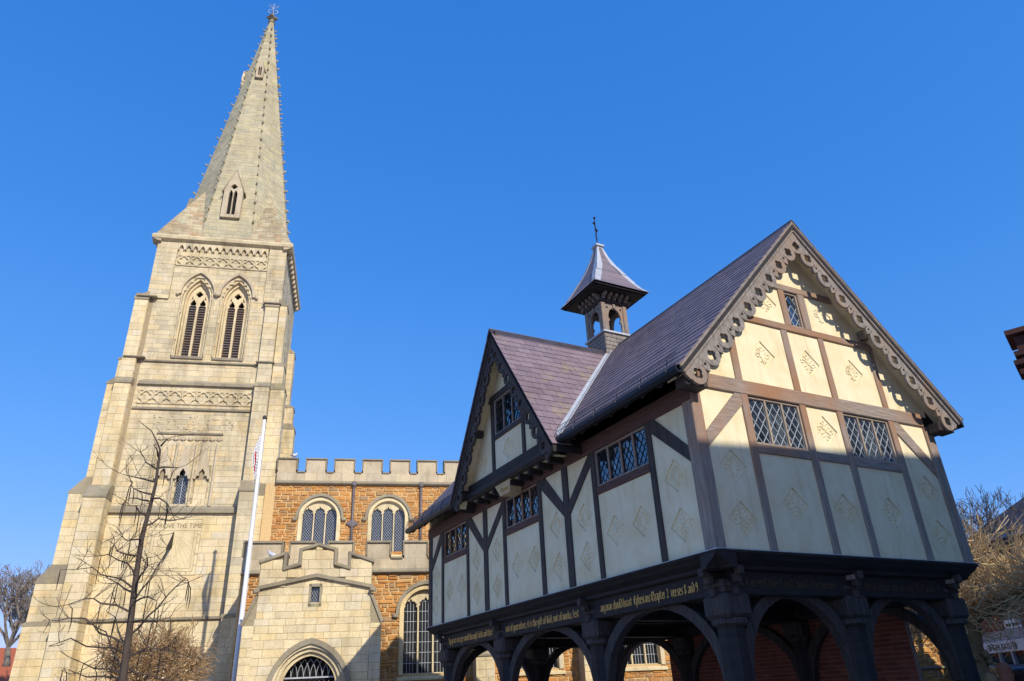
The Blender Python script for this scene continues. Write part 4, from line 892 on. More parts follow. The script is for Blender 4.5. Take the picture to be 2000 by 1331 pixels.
# belfry windows
lv = MB(); lv.prism(((-.02, 0), (.15, -.11), (.15, -.085), (-.02, .025)), lambda y, z, t: (t, y, z), -.155, .155); LV = lv.mesh('louvre'); LV.materials.append(M['oak_grey'])
for c in BEL:
    b = MB().prism(arch(c, .645, 16.44, 19.5, 20.74), lambda a, z, t: (a, t, z), -TW+.56, -TW+.60); w = b.build('belfry_window', 'shade_black', church)  # black sheet paints the darkness behind the louvres
    for hwo, hwi, zo, zi, va, vb in ((.66, .575, 20.78, 20.64, -TW+.06, -TW+.22), (.60, .49, 20.68, 20.48, -TW+.22, -TW+.36)):
        o1 = arch(c, hwo, 16.42, 19.5, zo)[1:]; i1 = arch(c, hwi, 16.42, 19.48, zi)[1:]
        pl = [(c+hwo, 16.43)]+arch(c, hwo, 16.42, 19.5, zo)[2:]+[(c-hwo, 16.43), (c-hwi, 16.43)]+arch(c, hwi, 16.42, 19.48, zi)[2:][::-1]+[(c+hwi, 16.43)]
        plate('jamb_order', pl, [], vb-va, fr((va+vb)/2), 'ashlar', w)
    hl = []
    for s_ in (-1, 1):
        x = c+s_*.215; hl.append([(x-.165, 16.55), (x+.165, 16.55), (x+.165, 19.25), (x+.10, 19.32), (x+.14, 19.42), (x+.07, 19.55), (x, 19.68), (x-.07, 19.55), (x-.14, 19.42), (x-.10, 19.32), (x-.165, 19.25)])
    hl.append(quatre(c, 19.95, .085)); hl += [[(c-.36, 19.62), (c-.26, 19.66), (c-.27, 19.86)], [(c+.36, 19.62), (c+.27, 19.86), (c+.26, 19.66)]]
    plate('tracery', arch(c, .495, 16.43, 19.48, 20.50), hl, .14, fr(-TW+.40), 'ashlar_new', w)
    for s_ in (-1, 1):
        for k in range(21): link('louvre', LV, None, w, Matrix.Translation((c+s_*.215, -TW+.36, 16.62+k*.134)))
    MB().cbox(c-.7, c+.7, -TW-.08, -TW+.4, 16.28, 16.43, .03).build('window_sill', 'coping', w)
    plate('hood_mould', arcband(c, .87, .74, 19.72, 21.08, 20.92, 10), [], .17, fr(-TW-.05), 'ashlar_grey', w)
    for s_ in (-1, 1): MB().cbox(c+s_*.70-.035, c+s_*.70+.035, -TW-.07, -TW, 16.43, 19.6, .03).build('jamb_shaft', 'ashlar', w)
MB().ell((.06, -TW-.12, 19.78), (EX, (0, 1, 0), EZ), (.12, .1, .16), 8, 6).build('carved_head', 'ashlar_grey', church, True)
for u in (-1.73, 1.90): MB().ell((u, -TW-.08, 19.70), (EX, (0, 1, 0), EZ), (.08, .07, .09), 7, 5).build('label_stop', 'ashlar_grey', church, True)
# canopied lancet and niches
lw_ = MB().prism(arch(-.16, .24, 9.56, 10.72, 11.18, 6), lambda a, z, t: (a, t, z), -TW+.16, -TW+.18).build('lancet_window', 'glass_church', church)
ls = MB()
for k in range(-6, 14):
    for sg in (1, -1):
        x0 = -.40; x1 = .08; p = clip([(x0, 9.56+k*.13), (x1, 9.56+k*.13+sg*.48*1.1), (x1, 9.57+k*.13+sg*.48*1.1), (x0, 9.57+k*.13)], x0, x1, 9.56, 10.85)
        if len(p) >= 3: ls.prism(p, lambda a, z, t: (a, t, z), -TW+.145, -TW+.158)
ls.box(-.17, -.15, -TW+.13, -TW+.16, 9.56, 11.1); ls.build('lead_lattice', 'lead_dark', lw_)
for cx, gl_ in ((-.95, 0), (-.16, 1), (.62, 0)):
    cn = plate('canopy', [(cx-.30, 10.62), (cx-.24, 10.62), (cx-.2, 10.78), (cx-.1, 10.74), (cx-.12, 10.9), (cx, 11.08), (cx+.12, 10.9), (cx+.1, 10.74), (cx+.2, 10.78), (cx+.24, 10.62), (cx+.30, 10.62), (cx+.02, 11.98), (cx-.02, 11.98)], [], .10, fr(-TW-.10), 'ashlar_grey', church)
    for s_ in (-1, 1):
        MB().beam((cx+s_*.31, -TW-.13, 10.62), (cx, -TW-.13, 12.02), .05, .08, (0, 1, 0), .01).build('gablet_rib', 'ashlar_grey', cn)
    if not gl_:
        MB().box(cx-.26, cx+.26, -TW-.014, -TW+.01, 10.55, 11.0).build('niche_shade_panel', 'mortar_grey', cn); south(PN, cx-.25, cx+.25, -TW-.005, 9.5, 10.6, (.25, .35), (.25, .5))  # darker panel sets the niche head's shadow by colour
for u in (-1.42, -.56, .24, 1.08): MB().cbox(u-.05, u+.05, -TW-.12, -TW, 9.45, 12.25, .03).build('panel_shaft', 'ashlar_grey', church)
for k in range(3):
    for s_ in (-.2, .2): MB().cbox(-.95+k*.785+s_-.02, -.95+k*.785+s_+.02, -TW-.05, -TW, 11.5, 12.25, .01).build('blind_rib', 'ashlar_grey', church)
lf = MB()
for a, l, w_ in ((1.57, .14, .05), (.9, .11, .04), (2.24, .11, .04), (.3, .08, .035), (2.84, .08, .035)): lf.ell((.06*math.cos(a), -.02, .08*math.sin(a)), ((math.cos(a), 0, math.sin(a)), (-math.sin(a), 0, math.cos(a)), (0, 1, 0)), (l, w_, .05), 6, 4)
LF = lf.mesh('carved_leaf', True); LF.materials.append(M['ashlar_grey'])
for k in range(9): link('carved_leaf', LF, None, church, Matrix.Translation((-1.28+k*.30, -TW-.02, 12.38)))
MB().cbox(-1.5, 1.25, -TW-.07, -TW, 12.62, 12.74, .03).build('string_course', 'coping', church)
for u, z0, z1 in ((-1.3, 12.8, 13.6), (-.5, 12.75, 13.5), (.4, 12.8, 13.6), (1.2, 12.8, 13.5)):
    b = MB()
    for k in range(14): b.ell((u+random.uniform(-.45, .45), -TW-.005, random.uniform(z0, z1)), (EX, (0, 1, 0), EZ), (random.uniform(.03, .09), .035, random.uniform(.02, .06)), 6, 4)
    b.build('weathered_carving', 'ashlar_grey', church, True)
# sundial
sdl = MB().box(-1.12, .92, -TW-.022, -TW-.01, 6.66, 8.92).build('sundial', 'ashlar_new', church)
gb = MB()
for x0, x1, z0, z1 in ((-1.12, .92, 8.91, 8.925), (-1.12, .92, 8.44, 8.452), (-1.12, -1.108, 6.66, 8.92), (.908, .92, 6.66, 8.92), (-1.12, .92, 6.66, 6.672), (-.86, -.85, 6.92, 8.44), (-.98, -.97, 6.8, 8.44), (.66, .67, 6.92, 8.44), (.78, .79, 6.8, 8.44), (-.86, .67, 6.92, 6.932), (-.98, .79, 6.8, 6.812)): gb.box(x0, x1, -TW-.026, -TW-.021, z0, z1)
for k in range(13): a = math.pi*(1.08+.84*k/12); L_ = 1.5; p = (-.12+math.cos(a)*.25, 8.30+math.sin(a)*.25); q = (max(-.86, min(.66, -.12+math.cos(a)*L_)), max(6.93, 8.30+math.sin(a)*L_)); gb.beam((p[0], -TW-.023, p[1]), (q[0], -TW-.023, q[1]), .006, .004, (0, 1, 0))
gb.build('sundial_lines', 'ink', sdl)
link('sundial_motto', text_mesh('IMPROVE THE TIME', .27, frame((-.1, -TW-.024, 8.56), EX, EZ), .88, thick=.003), 'ink', sdl)
nm = MB(); me_l = []
for txt, u, z in (('VIII', -1.05, 7.9), ('IX', -1.05, 7.45), ('X', -1.05, 7.0), ('XI', -.62, 6.70), ('XII', -.15, 6.70), ('I', .28, 6.70), ('II', .56, 6.70), ('III', .85, 7.0), ('IIII', .85, 7.45), ('V', .85, 7.9), ('VI', .85, 8.25), ('VII', -1.05, 8.25)):
    link('hour_numeral', text_mesh(txt, .13, frame((u, -TW-.024, z), EX, EZ), .8, thick=.003), 'ink', sdl)
gn = MB(); gn.add([(-.16, -TW-.02, 8.40), (-.16, -TW-.02, 7.75), (-.22, -TW-.62, 7.55), (-.18, -TW-.62, 7.55), (-.12, -TW-.02, 8.40), (-.12, -TW-.02, 7.75)], [(0, 1, 2), (4, 3, 5), (0, 2, 3, 4), (1, 5, 3, 2), (0, 4, 5, 1)]); gn.build('gnomon', 'ironwork', sdl)
# ---- spire
ZB, ZT, A0_, A1_ = 23.0, 42.5, 2.96, .13
ap = lambda z: A0_+(A1_-A0_)*(z-ZB)/(ZT-ZB)
T22 = math.tan(math.pi/8); sp = MB()
rings = []
for z in (ZB, ZT): rings.append([(ap(z)/math.cos(math.pi/8)*math.cos(math.pi/8+k*math.pi/4), ap(z)/math.cos(math.pi/8)*math.sin(math.pi/8+k*math.pi/4), z) for k in range(8)])
sp.add(rings[0]+rings[1], [(k, (k+1) % 8, 8+(k+1) % 8, 8+k) for k in range(8)]+[tuple(range(8)), tuple(range(15, 7, -1))])
spire = sp.build('spire', 'mortar_grey', church)
SLs = math.hypot(ZT-ZB, A0_-A1_); 
LUC = [(24.55, 26.55, 27.6, .47, 2.86), (36.3, 37.35, 37.9, .22, 1.22)]
for k in range(8):
    a = k*math.pi/4; H = Vector((math.cos(a), math.sin(a), 0)); U = Vector((-H.y, H.x, 0)); V = (Vector((0, 0, ZT-ZB))-H*(A0_-A1_)).normalized(); N = U.cross(V); N = N if N.dot(H) > 0 else -N
    if H.y > .5 and abs(H.x) < .8: continue
    O = H*A0_+Vector((0, 0, ZB)); hwf = lambda s_, : (A0_+(A1_-A0_)*s_/SLs)*T22
    lay(PSp, O, U, V, N, lambda s_: -hwf(s_)+.01, lambda s_: hwf(s_)-.01, .02, SLs-.05, (.20, .27), (.3, .6), None, .008, .010, .005)
# broaches
for sx in (-1, 1):
    for sy in (-1, 1):
        zt = 27.0; hd = ap(zt); C = Vector((sx*3.22, sy*3.22, 23.0)); A = Vector((sx*hd*.7071, sy*hd*.7071, zt)); P1 = Vector((sx*A0_*1.02, sy*A0_*T22*.6, 23.0)); P2 = Vector((sx*A0_*T22*.6, sy*A0_*1.02, 23.0))
        MB().add([C, A, P1, P2, Vector((0, 0, 23.0))], [(0, 1, 2), (0, 3, 1), (0, 2, 4, 3)]).build('broach', 'mortar_grey', church)
        for Pq in (P1, P2):
            U = (Pq-C).normalized(); L_ = (Pq-C).length; V = (A-C)-U*(A-C).dot(U); h = V.length; V.normalize(); N = U.cross(V); 
            if N.dot(Vector((sx, sy, .5))) < 0: N = -N
            ua = (A-C).dot(U)
            if sy > 0 and Pq is P2: continue
            lay(PBr, C, U, V, N, lambda s_: max(0, ua*s_/h)+.02, lambda s_: L_+(ua-L_)*s_/h-.02, .01, h-.1, (.18, .26), (.25, .5), None, .01, .012, .006)
# crockets up the eight arrises
ck = MB(); ck.ell((.10, 0, .0), ((1, 0, .5), (0, 1, 0), (-.5, 0, 1)), (.12, .075, .055), 7, 5); ck.ell((.17, 0, .07), ((.3, 0, 1), (0, 1, 0), (1, 0, -.3)), (.055, .085, .05), 6, 4); CK = ck.mesh('crocket', True); CK.materials.append(M['spire'])
for k in range(8):
    a = math.pi/8+k*math.pi/4
    for j in range(25):
        z = 24.4+j*.715
        r_ = ap(z)/math.cos(math.pi/8)
        link('crocket', CK, None, spire, Matrix.Translation((r_*math.cos(a), r_*math.sin(a), z)) @ Matrix.Rotation(a, 4, 'Z') @ Matrix.Scale(random.uniform(.62, .88), 4))
# lucarnes on the cardinal faces
for zi, (z0, zs, za, hw, ra) in enumerate(LUC):
    for k in (0, 2, 3):
        a = -math.pi/2+k*math.pi/2; H = Vector((math.cos(a), math.sin(a), 0)); U = Vector((-H.y, H.x, 0)); rf = ap(z0)+.10
        F_ = frame(H*rf, U, EZ); c = hw*.44
        hl = []
        for s_ in (-1, 1): hl.append(arch(s_*c*.56, c*.46, z0+.18, zs-.55 if zi == 0 else zs-.3, zs-.25 if zi == 0 else zs-.12, 4))
        if zi == 0: hl.append(quatre(0, zs-.02, .085))
        o = plate('lucarne', [(-hw, z0), (hw, z0), (hw, zs-.25), (0, za), (-hw, zs-.25)], hl, .16, F_, 'ashlar_grey', spire)
        MB().prism([(-hw+.04, z0), (hw-.04, z0), (hw-.04, zs-.3), (0, za-.15), (-hw+.04, zs-.3)], lambda x, z, t: tuple(H*(rf+t)+U*x+Vector((0, 0, z))), -1.0 if zi == 0 else -.45, -.09).build('lucarne_shade_block', 'shade_black', spire)  # black filling paints the shade inside the lucarne
        for s_ in (-1, 1):
            p0 = H*(rf-.3)+U*(s_*(hw-.02))+Vector((0, 0, z0)); MB().obox(H*(rf-.45)+U*(s_*(hw-.03))+Vector((0, 0, (z0+zs-.25)/2)), (H, U, EZ), (.47, .035, (zs-.25-z0)/2)).build('lucarne_cheek', 'ashlar_grey', spire)
            dz = Vector((0, 0, za+.05))-(U*(s_*(hw+.1))+Vector((0, 0, zs-.40)))
            q0 = H*(rf-.40)+U*(s_*(hw+.1))+Vector((0, 0, zs-.38)); q1 = H*(rf-.40)+Vector((0, 0, za+.06)); MB().beam(q0, q1, .96 if zi == 0 else .62, .05, H, .01).build('lucarne_roof', 'coping', spire)
fn = MB(); fn.lathe(((.17, 0), (.24, .1), (.14, .22), (.12, .4), (.25, .5), (.30, .58), (.16, .68), (.10, .85), (.04, 1.0)), (0, 0, ZT-.1), 8)
for k in range(4): a = k*math.pi/2; fn.ell((.26*math.cos(a), .26*math.sin(a), ZT+.48), (EX, (0, 1, 0), EZ), (.12, .12, .09), 6, 4)
fn.build('stone_finial', 'coping', spire)
iv = MB(); iv.tube([(0, 0, ZT+.8), (0, 0, ZT+1.9)], .025, 5)
for sg in (-1, 1):
    iv.tube([(sg*.04, 0, ZT+.9), (sg*.28, 0, ZT+1.0), (sg*.30, 0, ZT+1.2), (sg*.18, 0, ZT+1.3), (sg*.12, 0, ZT+1.2)], .02, 5); iv.tube([(0, sg*.04, ZT+.9), (0, sg*.28, ZT+1.0), (0, sg*.30, ZT+1.2), (0, sg*.18, ZT+1.3)], .02, 5)
    iv.tube([(sg*.02, 0, ZT+1.45), (sg*.32, 0, ZT+1.62), (sg*.28, 0, ZT+1.78), (sg*.1, 0, ZT+1.65)], .018, 5)
iv.build('iron_vane', 'lead', spire)

# ---- gothic wall windows
def gwin(c, v, hw, z0, zs, za, lights, rev, dress, grid, hood=True, sub=None):
    """three-light window with dressed jambs, tracery, leaded glass; wall face at v"""
    gz = MB().prism(arch(c, hw, z0, zs, za, 10), lambda a, z, t: (a, t, z), v+rev+.05, v+rev+.07); w = gz.build('window', 'glass_church', church)
    o1 = hw+.14; pl = [(c+o1, z0-.02)]+arch(c, o1, z0, zs, za+.13, 10)[2:]+[(c-o1, z0-.02), (c-hw+.01, z0-.02)]+arch(c, hw-.01, z0, zs, za-.01, 10)[2:][::-1]+[(c+hw-.01, z0-.02)]
    plate('dressed_surround', pl, [], rev+.06, fr(v+rev/2-.03), dress, w)
    lwid = (2*hw)/lights; hl = []
    h = za-zs; rr = (hw*hw+h*h)/(2*hw)
    ztop = lambda x: zs+math.sqrt(max(0, rr*rr-(abs(x-c)+rr-hw)**2))
    for i in range(lights):
        x0 = c-hw+i*lwid+.028; x1 = c-hw+(i+1)*lwid-.028; xm_ = (x0+x1)/2; wd = (x1-x0)/2
        zt_ = ztop(xm_)-.10
        if lights == 3 and i == 1: zt_ = za-.24
        sp_ = zt_-wd*1.32
        hl.append([(x0, z0+.03), (x1, z0+.03), (x1, sp_), (x1-wd*.22, sp_+wd*.15), (x1-wd*.06, sp_+wd*.42), (xm_+wd*.42, sp_+wd*.95), (xm_+wd*.28, sp_+wd*.80), (xm_, zt_), (xm_-wd*.28, sp_+wd*.80), (xm_-wd*.42, sp_+wd*.95), (x0+wd*.06, sp_+wd*.42), (x0+wd*.22, sp_+wd*.15), (x0, sp_)])
    plate('tracery', arch(c, hw, z0, zs, za, 10), hl, .11, fr(v+rev-.01), dress, w)
    ld = MB(); gx, gz_ = grid
    for i in range(lights):
        x0 = c-hw+i*lwid+.055; x1 = c-hw+(i+1)*lwid-.055
        if gx > 0:
            z = z0
            while z < za: ld.box(x0, x1, v+rev+.02, v+rev+.045, z, z+.014); z += gz_
            for q in range(1, gx): xx = x0+(x1-x0)*q/gx; ld.box(xx-.006, xx+.006, v+rev+.025, v+rev+.045, z0, za)
        else:
            for kk in range(-4, int((za-z0)/gz_)+4):
                for sg in (1, -1):
                    za_ = z0+kk*gz_; dz_ = sg*(x1-x0)*1.25; th = .012
                    p = clip([(x0, za_), (x1, za_+dz_), (x1, za_+dz_+th), (x0, za_+th)], x0, x1, z0, za)
                    if len(p) >= 3: ld.prism(p, lambda a, z, t: (a, t, z), v+rev+.03, v+rev+.045)
    ld.build('lead_lattice', 'lead_dark', w)
    MB().prism(((v-.10, z0-.20), (v-.10, z0-.13), (v+rev, z0+.02), (v+rev, z0-.2)), lambda y, z, t: (t, y, z), c-hw-.2, c+hw+.2).build('window_sill', dress, w)
    if hood:
        plate('hood_mould', arcband(c, hw+.28, hw+.17, zs-.08, za+.29, za+.16, 10), [], .16, fr(v-.06), 'coping', w)
        for s_ in (-1, 1): MB().cbox(c+s_*(hw+.29)-.10, c+s_*(hw+.29)+.10, v-.15, v, zs-.18, zs-.04, .03).build('label_stop', 'coping', w)
    return arch(c, hw+.14, z0-.02, zs, za+.13, 10)
# ---- clerestory
CV = -3.2; cl = [gwin(c, CV, .74, 7.45, 9.0, 9.72, 3, .16, 'ashlar_new', (0, .135)) for c in (5.68, 8.62, 11.56)]
sk2 = lambda x, z: any(inpoly(x, z, h) for h in cl)
plate('clerestory_wall', [(3.3, 5.8), (20, 5.8), (20, 10.45), (3.3, 10.45)], [arch(c, .75, 7.44, 9.0, 9.73, 10) for c in (5.68, 8.62, 11.56)], .5, fr(CV+.25), 'mortar', church)
MB().box(3.3, 20, CV+.52, CV+.56, 5.8, 10.45).build('clerestory_backing', 'shade_black', church)
south(PI, 3.72, 13.0, CV, 6.6, 10.40, (.08, .22), (.13, .50), sk2, j=.016, proud=.03, jit=.012)
def parapet(u0, v, z0, z1, z2, mer, th, P, u1, zstr):
    """solid course, merlons, copings"""
    MB().box(u0, u1, v, v+th, z0, z1).build('parapet', 'mortar_grey', church); south(P, u0, min(u1, mer[-1][1]+1.0), v, z0, z1, (.3, .3), (.4, .85), None, j=.01)
    for a, b in mer:
        mo = MB().cbox(a, b, v+.004, v+th-.004, z1, z2-.1, .006).build('merlon', 'ashlar_grey', church)
        MB().prism(((-.07, 0), (-.07, .05), (th/2, .13), (th+.07, .05), (th+.07, 0)), lambda y, z, t: (t, v+y, z2-.11+z), a-.06, b+.06).build('coping', 'coping', mo)
        for s_, xx in ((-1, a), (1, b)): MB().cbox(xx-.055 if s_ < 0 else xx+.002, xx-.002 if s_ < 0 else xx+.055, v-.05, v+th+.05, z1+.10, z2-.11, .01).build('coping', 'coping', mo)
    for (a, b), (a2, b2) in zip(mer, mer[1:]):
        MB().prism(((-.07, 0), (-.07, .05), (th/2, .12), (th+.07, .05), (th+.07, 0)), lambda y, z, t: (t, v+y, z1-.01+z), b+.056, a2-.056).build('embrasure_coping', 'coping', church)
    MB().prism(((-.12, .05), (-.12, .10), (0, .2), (.02, .2), (.02, 0), (-.05, .01)), lambda y, z, t: (t, v+y, zstr+z), u0, u1).build('string_course', 'coping', church)
parapet(3.72, CV-.06, 10.56, 10.95, 11.66, [(3.74, 4.52)]+[(4.96+1.235*k, 5.78+1.235*k) for k in range(8)], .4, PG, 20, 10.40)
for u, zb in ((7.07, 7.2), (10.04, 7.2)):
    b = MB(); b.tube([(u, CV-.10, 10.35), (u, CV-.10, zb)], .055, 8); dp = b.build('drainpipe', 'pipe', church, True)
    MB().lathe(((.06, 0), (.12, .08), (.12, .2), (.09, .24)), (u, CV-.11, 10.3), 8).build('hopper', 'pipe', dp)
    hb = MB(); hb.cbox(u-.25, u+.25, CV-.12, CV-.02, 8.62, 8.78, .04); hb.cbox(u-.14, u+.14, CV-.14, CV-.02, 8.56, 8.84, .04); hb.build('pipe_bracket', 'pipe', dp)
# ---- aisle
AV = -8.1; AW = (9.85, 13.85, 17.75, 21.7, 25.6)
al = [gwin(c, AV, .80, 2.5, 4.5, 5.28, 3, .2, 'ashlar_new', (4, .34)) for c in AW]
sk3 = lambda x, z: any(inpoly(x, z, h) for h in al)
plate('aisle_wall', [(3.41, 0), (31.4, 0), (31.4, 5.9), (3.41, 5.9)], [arch(c, .81, 2.49, 4.5, 5.29, 10) for c in AW], .6, fr(AV+.3), 'mortar', church)
MB().box(3.5, 31.3, AV+.64, AV+.68, 0, 5.9).build('aisle_backing', 'shade_black', church)
south(PI, 3.45, 20.5, AV, 1.2, 5.84, (.09, .26), (.14, .62), sk3, j=.018, proud=.032, jit=.012); south(PI, 28.5, 31.35, AV, 1.0, 5.84, (.12, .24), (.2, .6), None, j=.024, proud=.032, jit=.012)
parapet(3.41, AV-.06, 5.98, 6.36, 7.03, [(3.43, 4.70), (5.0, 5.82), (6.34, 7.16), (7.69, 8.5), (9.03, 9.85), (10.38, 11.2), (11.73, 12.55)], .45, PG, 31.4, 5.82)
MB().add([(3.45, AV+.3, 6.1), (31, AV+.3, 6.1), (31, CV, 7.1), (3.45, CV, 7.1)], [(0, 1, 2, 3)]).build('aisle_roof', 'lead', church).modifiers.new('s', 'SOLIDIFY').thickness = .08
MB().box(3.42, 4.0, AV+.6, CV, 0, 6.9).build('aisle_west_wall', 'mortar', church)
for u0, u1 in ((11.5, 12.15), (15.35, 16.0), (19.4, 20.05), (23.3, 23.95), (30.7, 31.5)):
    b = MB().box(u0, u1, AV-.75, AV, 0, 3.0); b.prism(((AV-.75, 3.0), (AV-.02, 4.3), (AV-.02, 3.0)), lambda y, z, t: (t, y, z), u0, u1); b.build('aisle_buttress', 'mortar_grey', church); south(PN, u0, u1, AV-.75, 1.0, 3.0)
    MB().cbox(u0-.03, u1+.03, AV-.8, AV-.7, 2.93, 3.02, .02).build('set_off', 'coping', church)
MB().cbox(20, 31.4, AV-.1, AV, 1.9, 2.02, .03).build('string_course', 'coping', church)
# ---- porch
PV = -11.5; pc = 6.12
top = [(4.42, 5.68), (5.15, 5.93), (5.15, 5.46), (5.60, 5.60), (5.60, 6.03), (6.13, 6.19), (6.67, 6.03), (6.67, 5.60), (7.10, 5.46), (7.10, 5.93), (7.82, 5.68)]
door = arch(pc, .96, 0.01, 2.15, 3.22, 12); pw = [(5.99, 4.44), (6.26, 4.44), (6.26, 4.96), (5.99, 4.96)]
pf = plate('porch_front', [(4.42, 0), (7.82, 0)]+top[::-1], [door, pw], .55, fr(PV+.275), 'mortar_grey', church)
eav = lambda u: 4.93+(5.27-4.93)*(1-abs(u-6.13)/1.71)
def ptop(u):
    for (a, za_), (b, zb_) in zip(top, top[1:]):
        if b > a and a <= u <= b: return za_+(zb_-za_)*(u-a)/(b-a)
    return 5.6
skp = lambda x, z: inpoly(x, z, arch(pc, 1.10, 0, 2.15, 3.36, 10)) or (5.96 < x < 6.29 and 4.40 < z < 5.0) or z > eav(x)
south(PN, 4.42, 7.82, PV, 1.6, 5.3, (.17, .25), (.28, .62), skp, j=.009)
skq = lambda x, z: z < eav(x)+.0 or z > ptop(x)-.04
south(PN, 4.44, 7.80, PV-.03, 4.95, 6.2, (.24, .3), (.4, .8), skq, j=.009)
for s_ in (-1, 1):
    MB().prism(((6.13, 5.22), (6.13+s_*1.73, 4.87), (6.13+s_*1.73, 4.97), (6.13, 5.33)), lambda a, z, t: (a, t, z), PV-.12, PV+.1).build('string_course', 'coping', church)
    u0 = 6.13+s_*1.69
    MB().prism(((u0-s_*.02, 4.68), (u0+s_*.06, 4.55), (u0+s_*.30, 3.92), (u0+s_*.34, 3.85), (u0+s_*.34, 0), (u0-s_*.02, 0)), lambda a, z, t: (a, t, z), PV-.01, PV+.9).build('porch_buttress', 'mortar_grey', church)
    a_, b_ = sorted((u0-s_*.0, u0+s_*.34)); south(PN, a_, b_, PV-.01, 1.6, 3.86, (.2, .28), (.25, .4), None, j=.009)
    MB().beam((u0, PV-.04, 4.72), (u0+s_*.37, PV-.04, 3.86), .05, .1, (0, 1, 0), .01).build('set_off', 'coping', church)
    MB().beam((u0-s_*.05, PV-.15, 4.86), (u0+s_*.12, PV-.15, 4.80), .12, .14, (0, 1, 0), .03).build('gargoyle_spout', 'coping', church)
def cop(a, b, w=.62):
    a = Vector((a[0], PV+.25, a[1]+.02)); b = Vector((b[0], PV+.25, b[1]+.02)); d = (b-a).normalized()
    MB().beam(a-d*.05, b+d*.05, w+.08, .11, (0, 1, 0), .025, .004).build('coping', 'coping', pf)
cop(top[0], top[1]); cop(top[2], top[3]); cop(top[4], top[5]); cop(top[5], top[6]); cop(top[7], top[8]); cop(top[9], top[10])
for a, b in ((top[1], top[2]), (top[3], top[4]), (top[6], top[7]), (top[8], top[9])): cop(a, b)
for ho, hi, zo, zi, v0, v1, mt_ in ((1.22, 1.08, 3.48, 3.32, PV-.12, PV, 'coping'), (1.08, .97, 3.33, 3.22, PV-.05, PV+.12, 'ashlar_new'), (.97, .86, 3.22, 3.11, PV+.04, PV+.2, 'ashlar'), (.87, .76, 3.12, 3.0, PV+.14, PV+.34, 'ashlar_new')):
    pl = [(pc+ho, .02)]+arch(pc, ho, 0, 2.15, zo, 12)[2:]+[(pc-ho, .02), (pc-hi, .02)]+arch(pc, hi, 0, 2.15, zi, 12)[2:][::-1]+[(pc+hi, .02)]
    if mt_ == 'coping': pl = arcband(pc, ho, hi, 2.0, zo, zi, 12)
    plate('door_moulding', pl, [], v1-v0, fr((v0+v1)/2), mt_, church)
MB().box(pc-1.0, pc+1.0, PV+.56, PV+.6, 0, 3.3).build('porch_shade_sheet', 'shade_black', church)  # black sheet painted as the shade inside the porch
gt = MB()
for k in range(9):
    for sg in (-1, 1):
        x = pc-.72+k*.18; pts = []
        for i in range(8): aa = i/7*1.2; px_ = x+sg*.75*(1-math.cos(aa)); pz = 2.42+.75*math.sin(aa)
        pts = [(x+sg*.75*(1-math.cos(i/7*1.25)), 2.42+.78*math.sin(i/7*1.25)) for i in range(8)]
        pts = [p for p in pts if inpoly(p[0], p[1], arch(pc, .78, 2.3, 2.35, 3.02, 10))]
        if len(pts) > 1: gt.tube([(p[0], PV+.4, p[1]) for p in pts], .011, 4, False)
gt.box(pc-.76, pc+.76, PV+.38, PV+.42, 2.40, 2.44); gt.build('gate_fanlight', 'lead', church)
for k in range(11):
    sb = MB(); x = pc-.70+k*.14; sb.tube([(x, PV+.4, .05), (x, PV+.4, 2.2)], .012, 5); sb.lathe(((.028, 0), (.016, .05), (.002, .13)), (x, PV+.4, 2.2), 5); sb.build('gate_spike', 'lead', church)
pw_ = MB().box(5.99, 6.26, PV+.14, PV+.16, 4.44, 4.96).build('porch_window', 'glass_church', church)
pb = MB()
for x0, x1, z0, z1 in ((5.93, 6.0, 4.38, 5.02), (6.25, 6.32, 4.38, 5.02), (5.93, 6.32, 4.95, 5.04), (5.93, 6.32, 4.36, 4.45)): pb.box(x0, x1, PV-.02, PV+.12, z0, z1)
pb.build('window_frame', 'coping', pw_)
lt = MB()
for kk in range(-3, 8):
    for sg in (1, -1):
        z_ = 4.44+kk*.13; p = clip([(6.0, z_), (6.25, z_+sg*.4), (6.25, z_+sg*.4+.012), (6.0, z_+.012)], 6.0, 6.25, 4.45, 4.95)
        if len(p) >= 3: lt.prism(p, lambda a, z, t: (a, t, z), PV+.12, PV+.135)
lt.build('lead_lattice', 'lead_dark', pw_)
PA.finish(110, 'tower_masonry'); PN.finish(170, 'lower_masonry'); PG.finish(20, 'parapet_masonry'); PI.finish(300, 'ironstone_rubble'); PSp.finish(300, 'spire_masonry'); PBr.finish(80, 'broach_masonry')

# ================================================================== FLAGPOLE
def pix(px, py, D):
    d = r2*((px-1000)/1397.1)-u2*((py-665.5)/1397.1)+fwd; return CAM+d*(D/math.hypot(d.x, d.y))
ch2w = lambda u, v, z: church.matrix_world @ Vector((u, v, z))
fp = ch2w(3.66, -8.62, 0)
pole = empty('flagpole', fp, -YC, 'tall white flagpole standing before the church porch', 'flagpole')
MB().tube([(0, 0, 0), (0, 0, 4), (0, 0, 8), (0, 0, 11.4)], [.085, .08, .065, .05], 12).build('pole', 'white', pole, True)
MB().lathe(((.02, 0), (.07, .05), (.085, .11), (.06, .17), (.01, .2)), (0, 0, 11.38), 10).build('finial_ball', 'bark_dark', pole, True)
fl = MB(); rd = MB(); nc, nr = 8, 14; gr = []
for j in range(nr+1):        # limp flag gathered in folds down the pole
    q = j/nr; wdt = .12+.16*math.sin(min(1, q*1.25)*math.pi*.8)*(1 if j % 4 else .85); row = []
    for i in range(nc+1):
        t_ = i/nc; row.append((-.05-wdt*t_*(.55+.25*math.sin(q*5)), -.07-.055*math.sin(i*2.3+q*2)*(.4+q), 10.75-1.5*q-.28*t_*(.3+q)))
    gr.append(row)
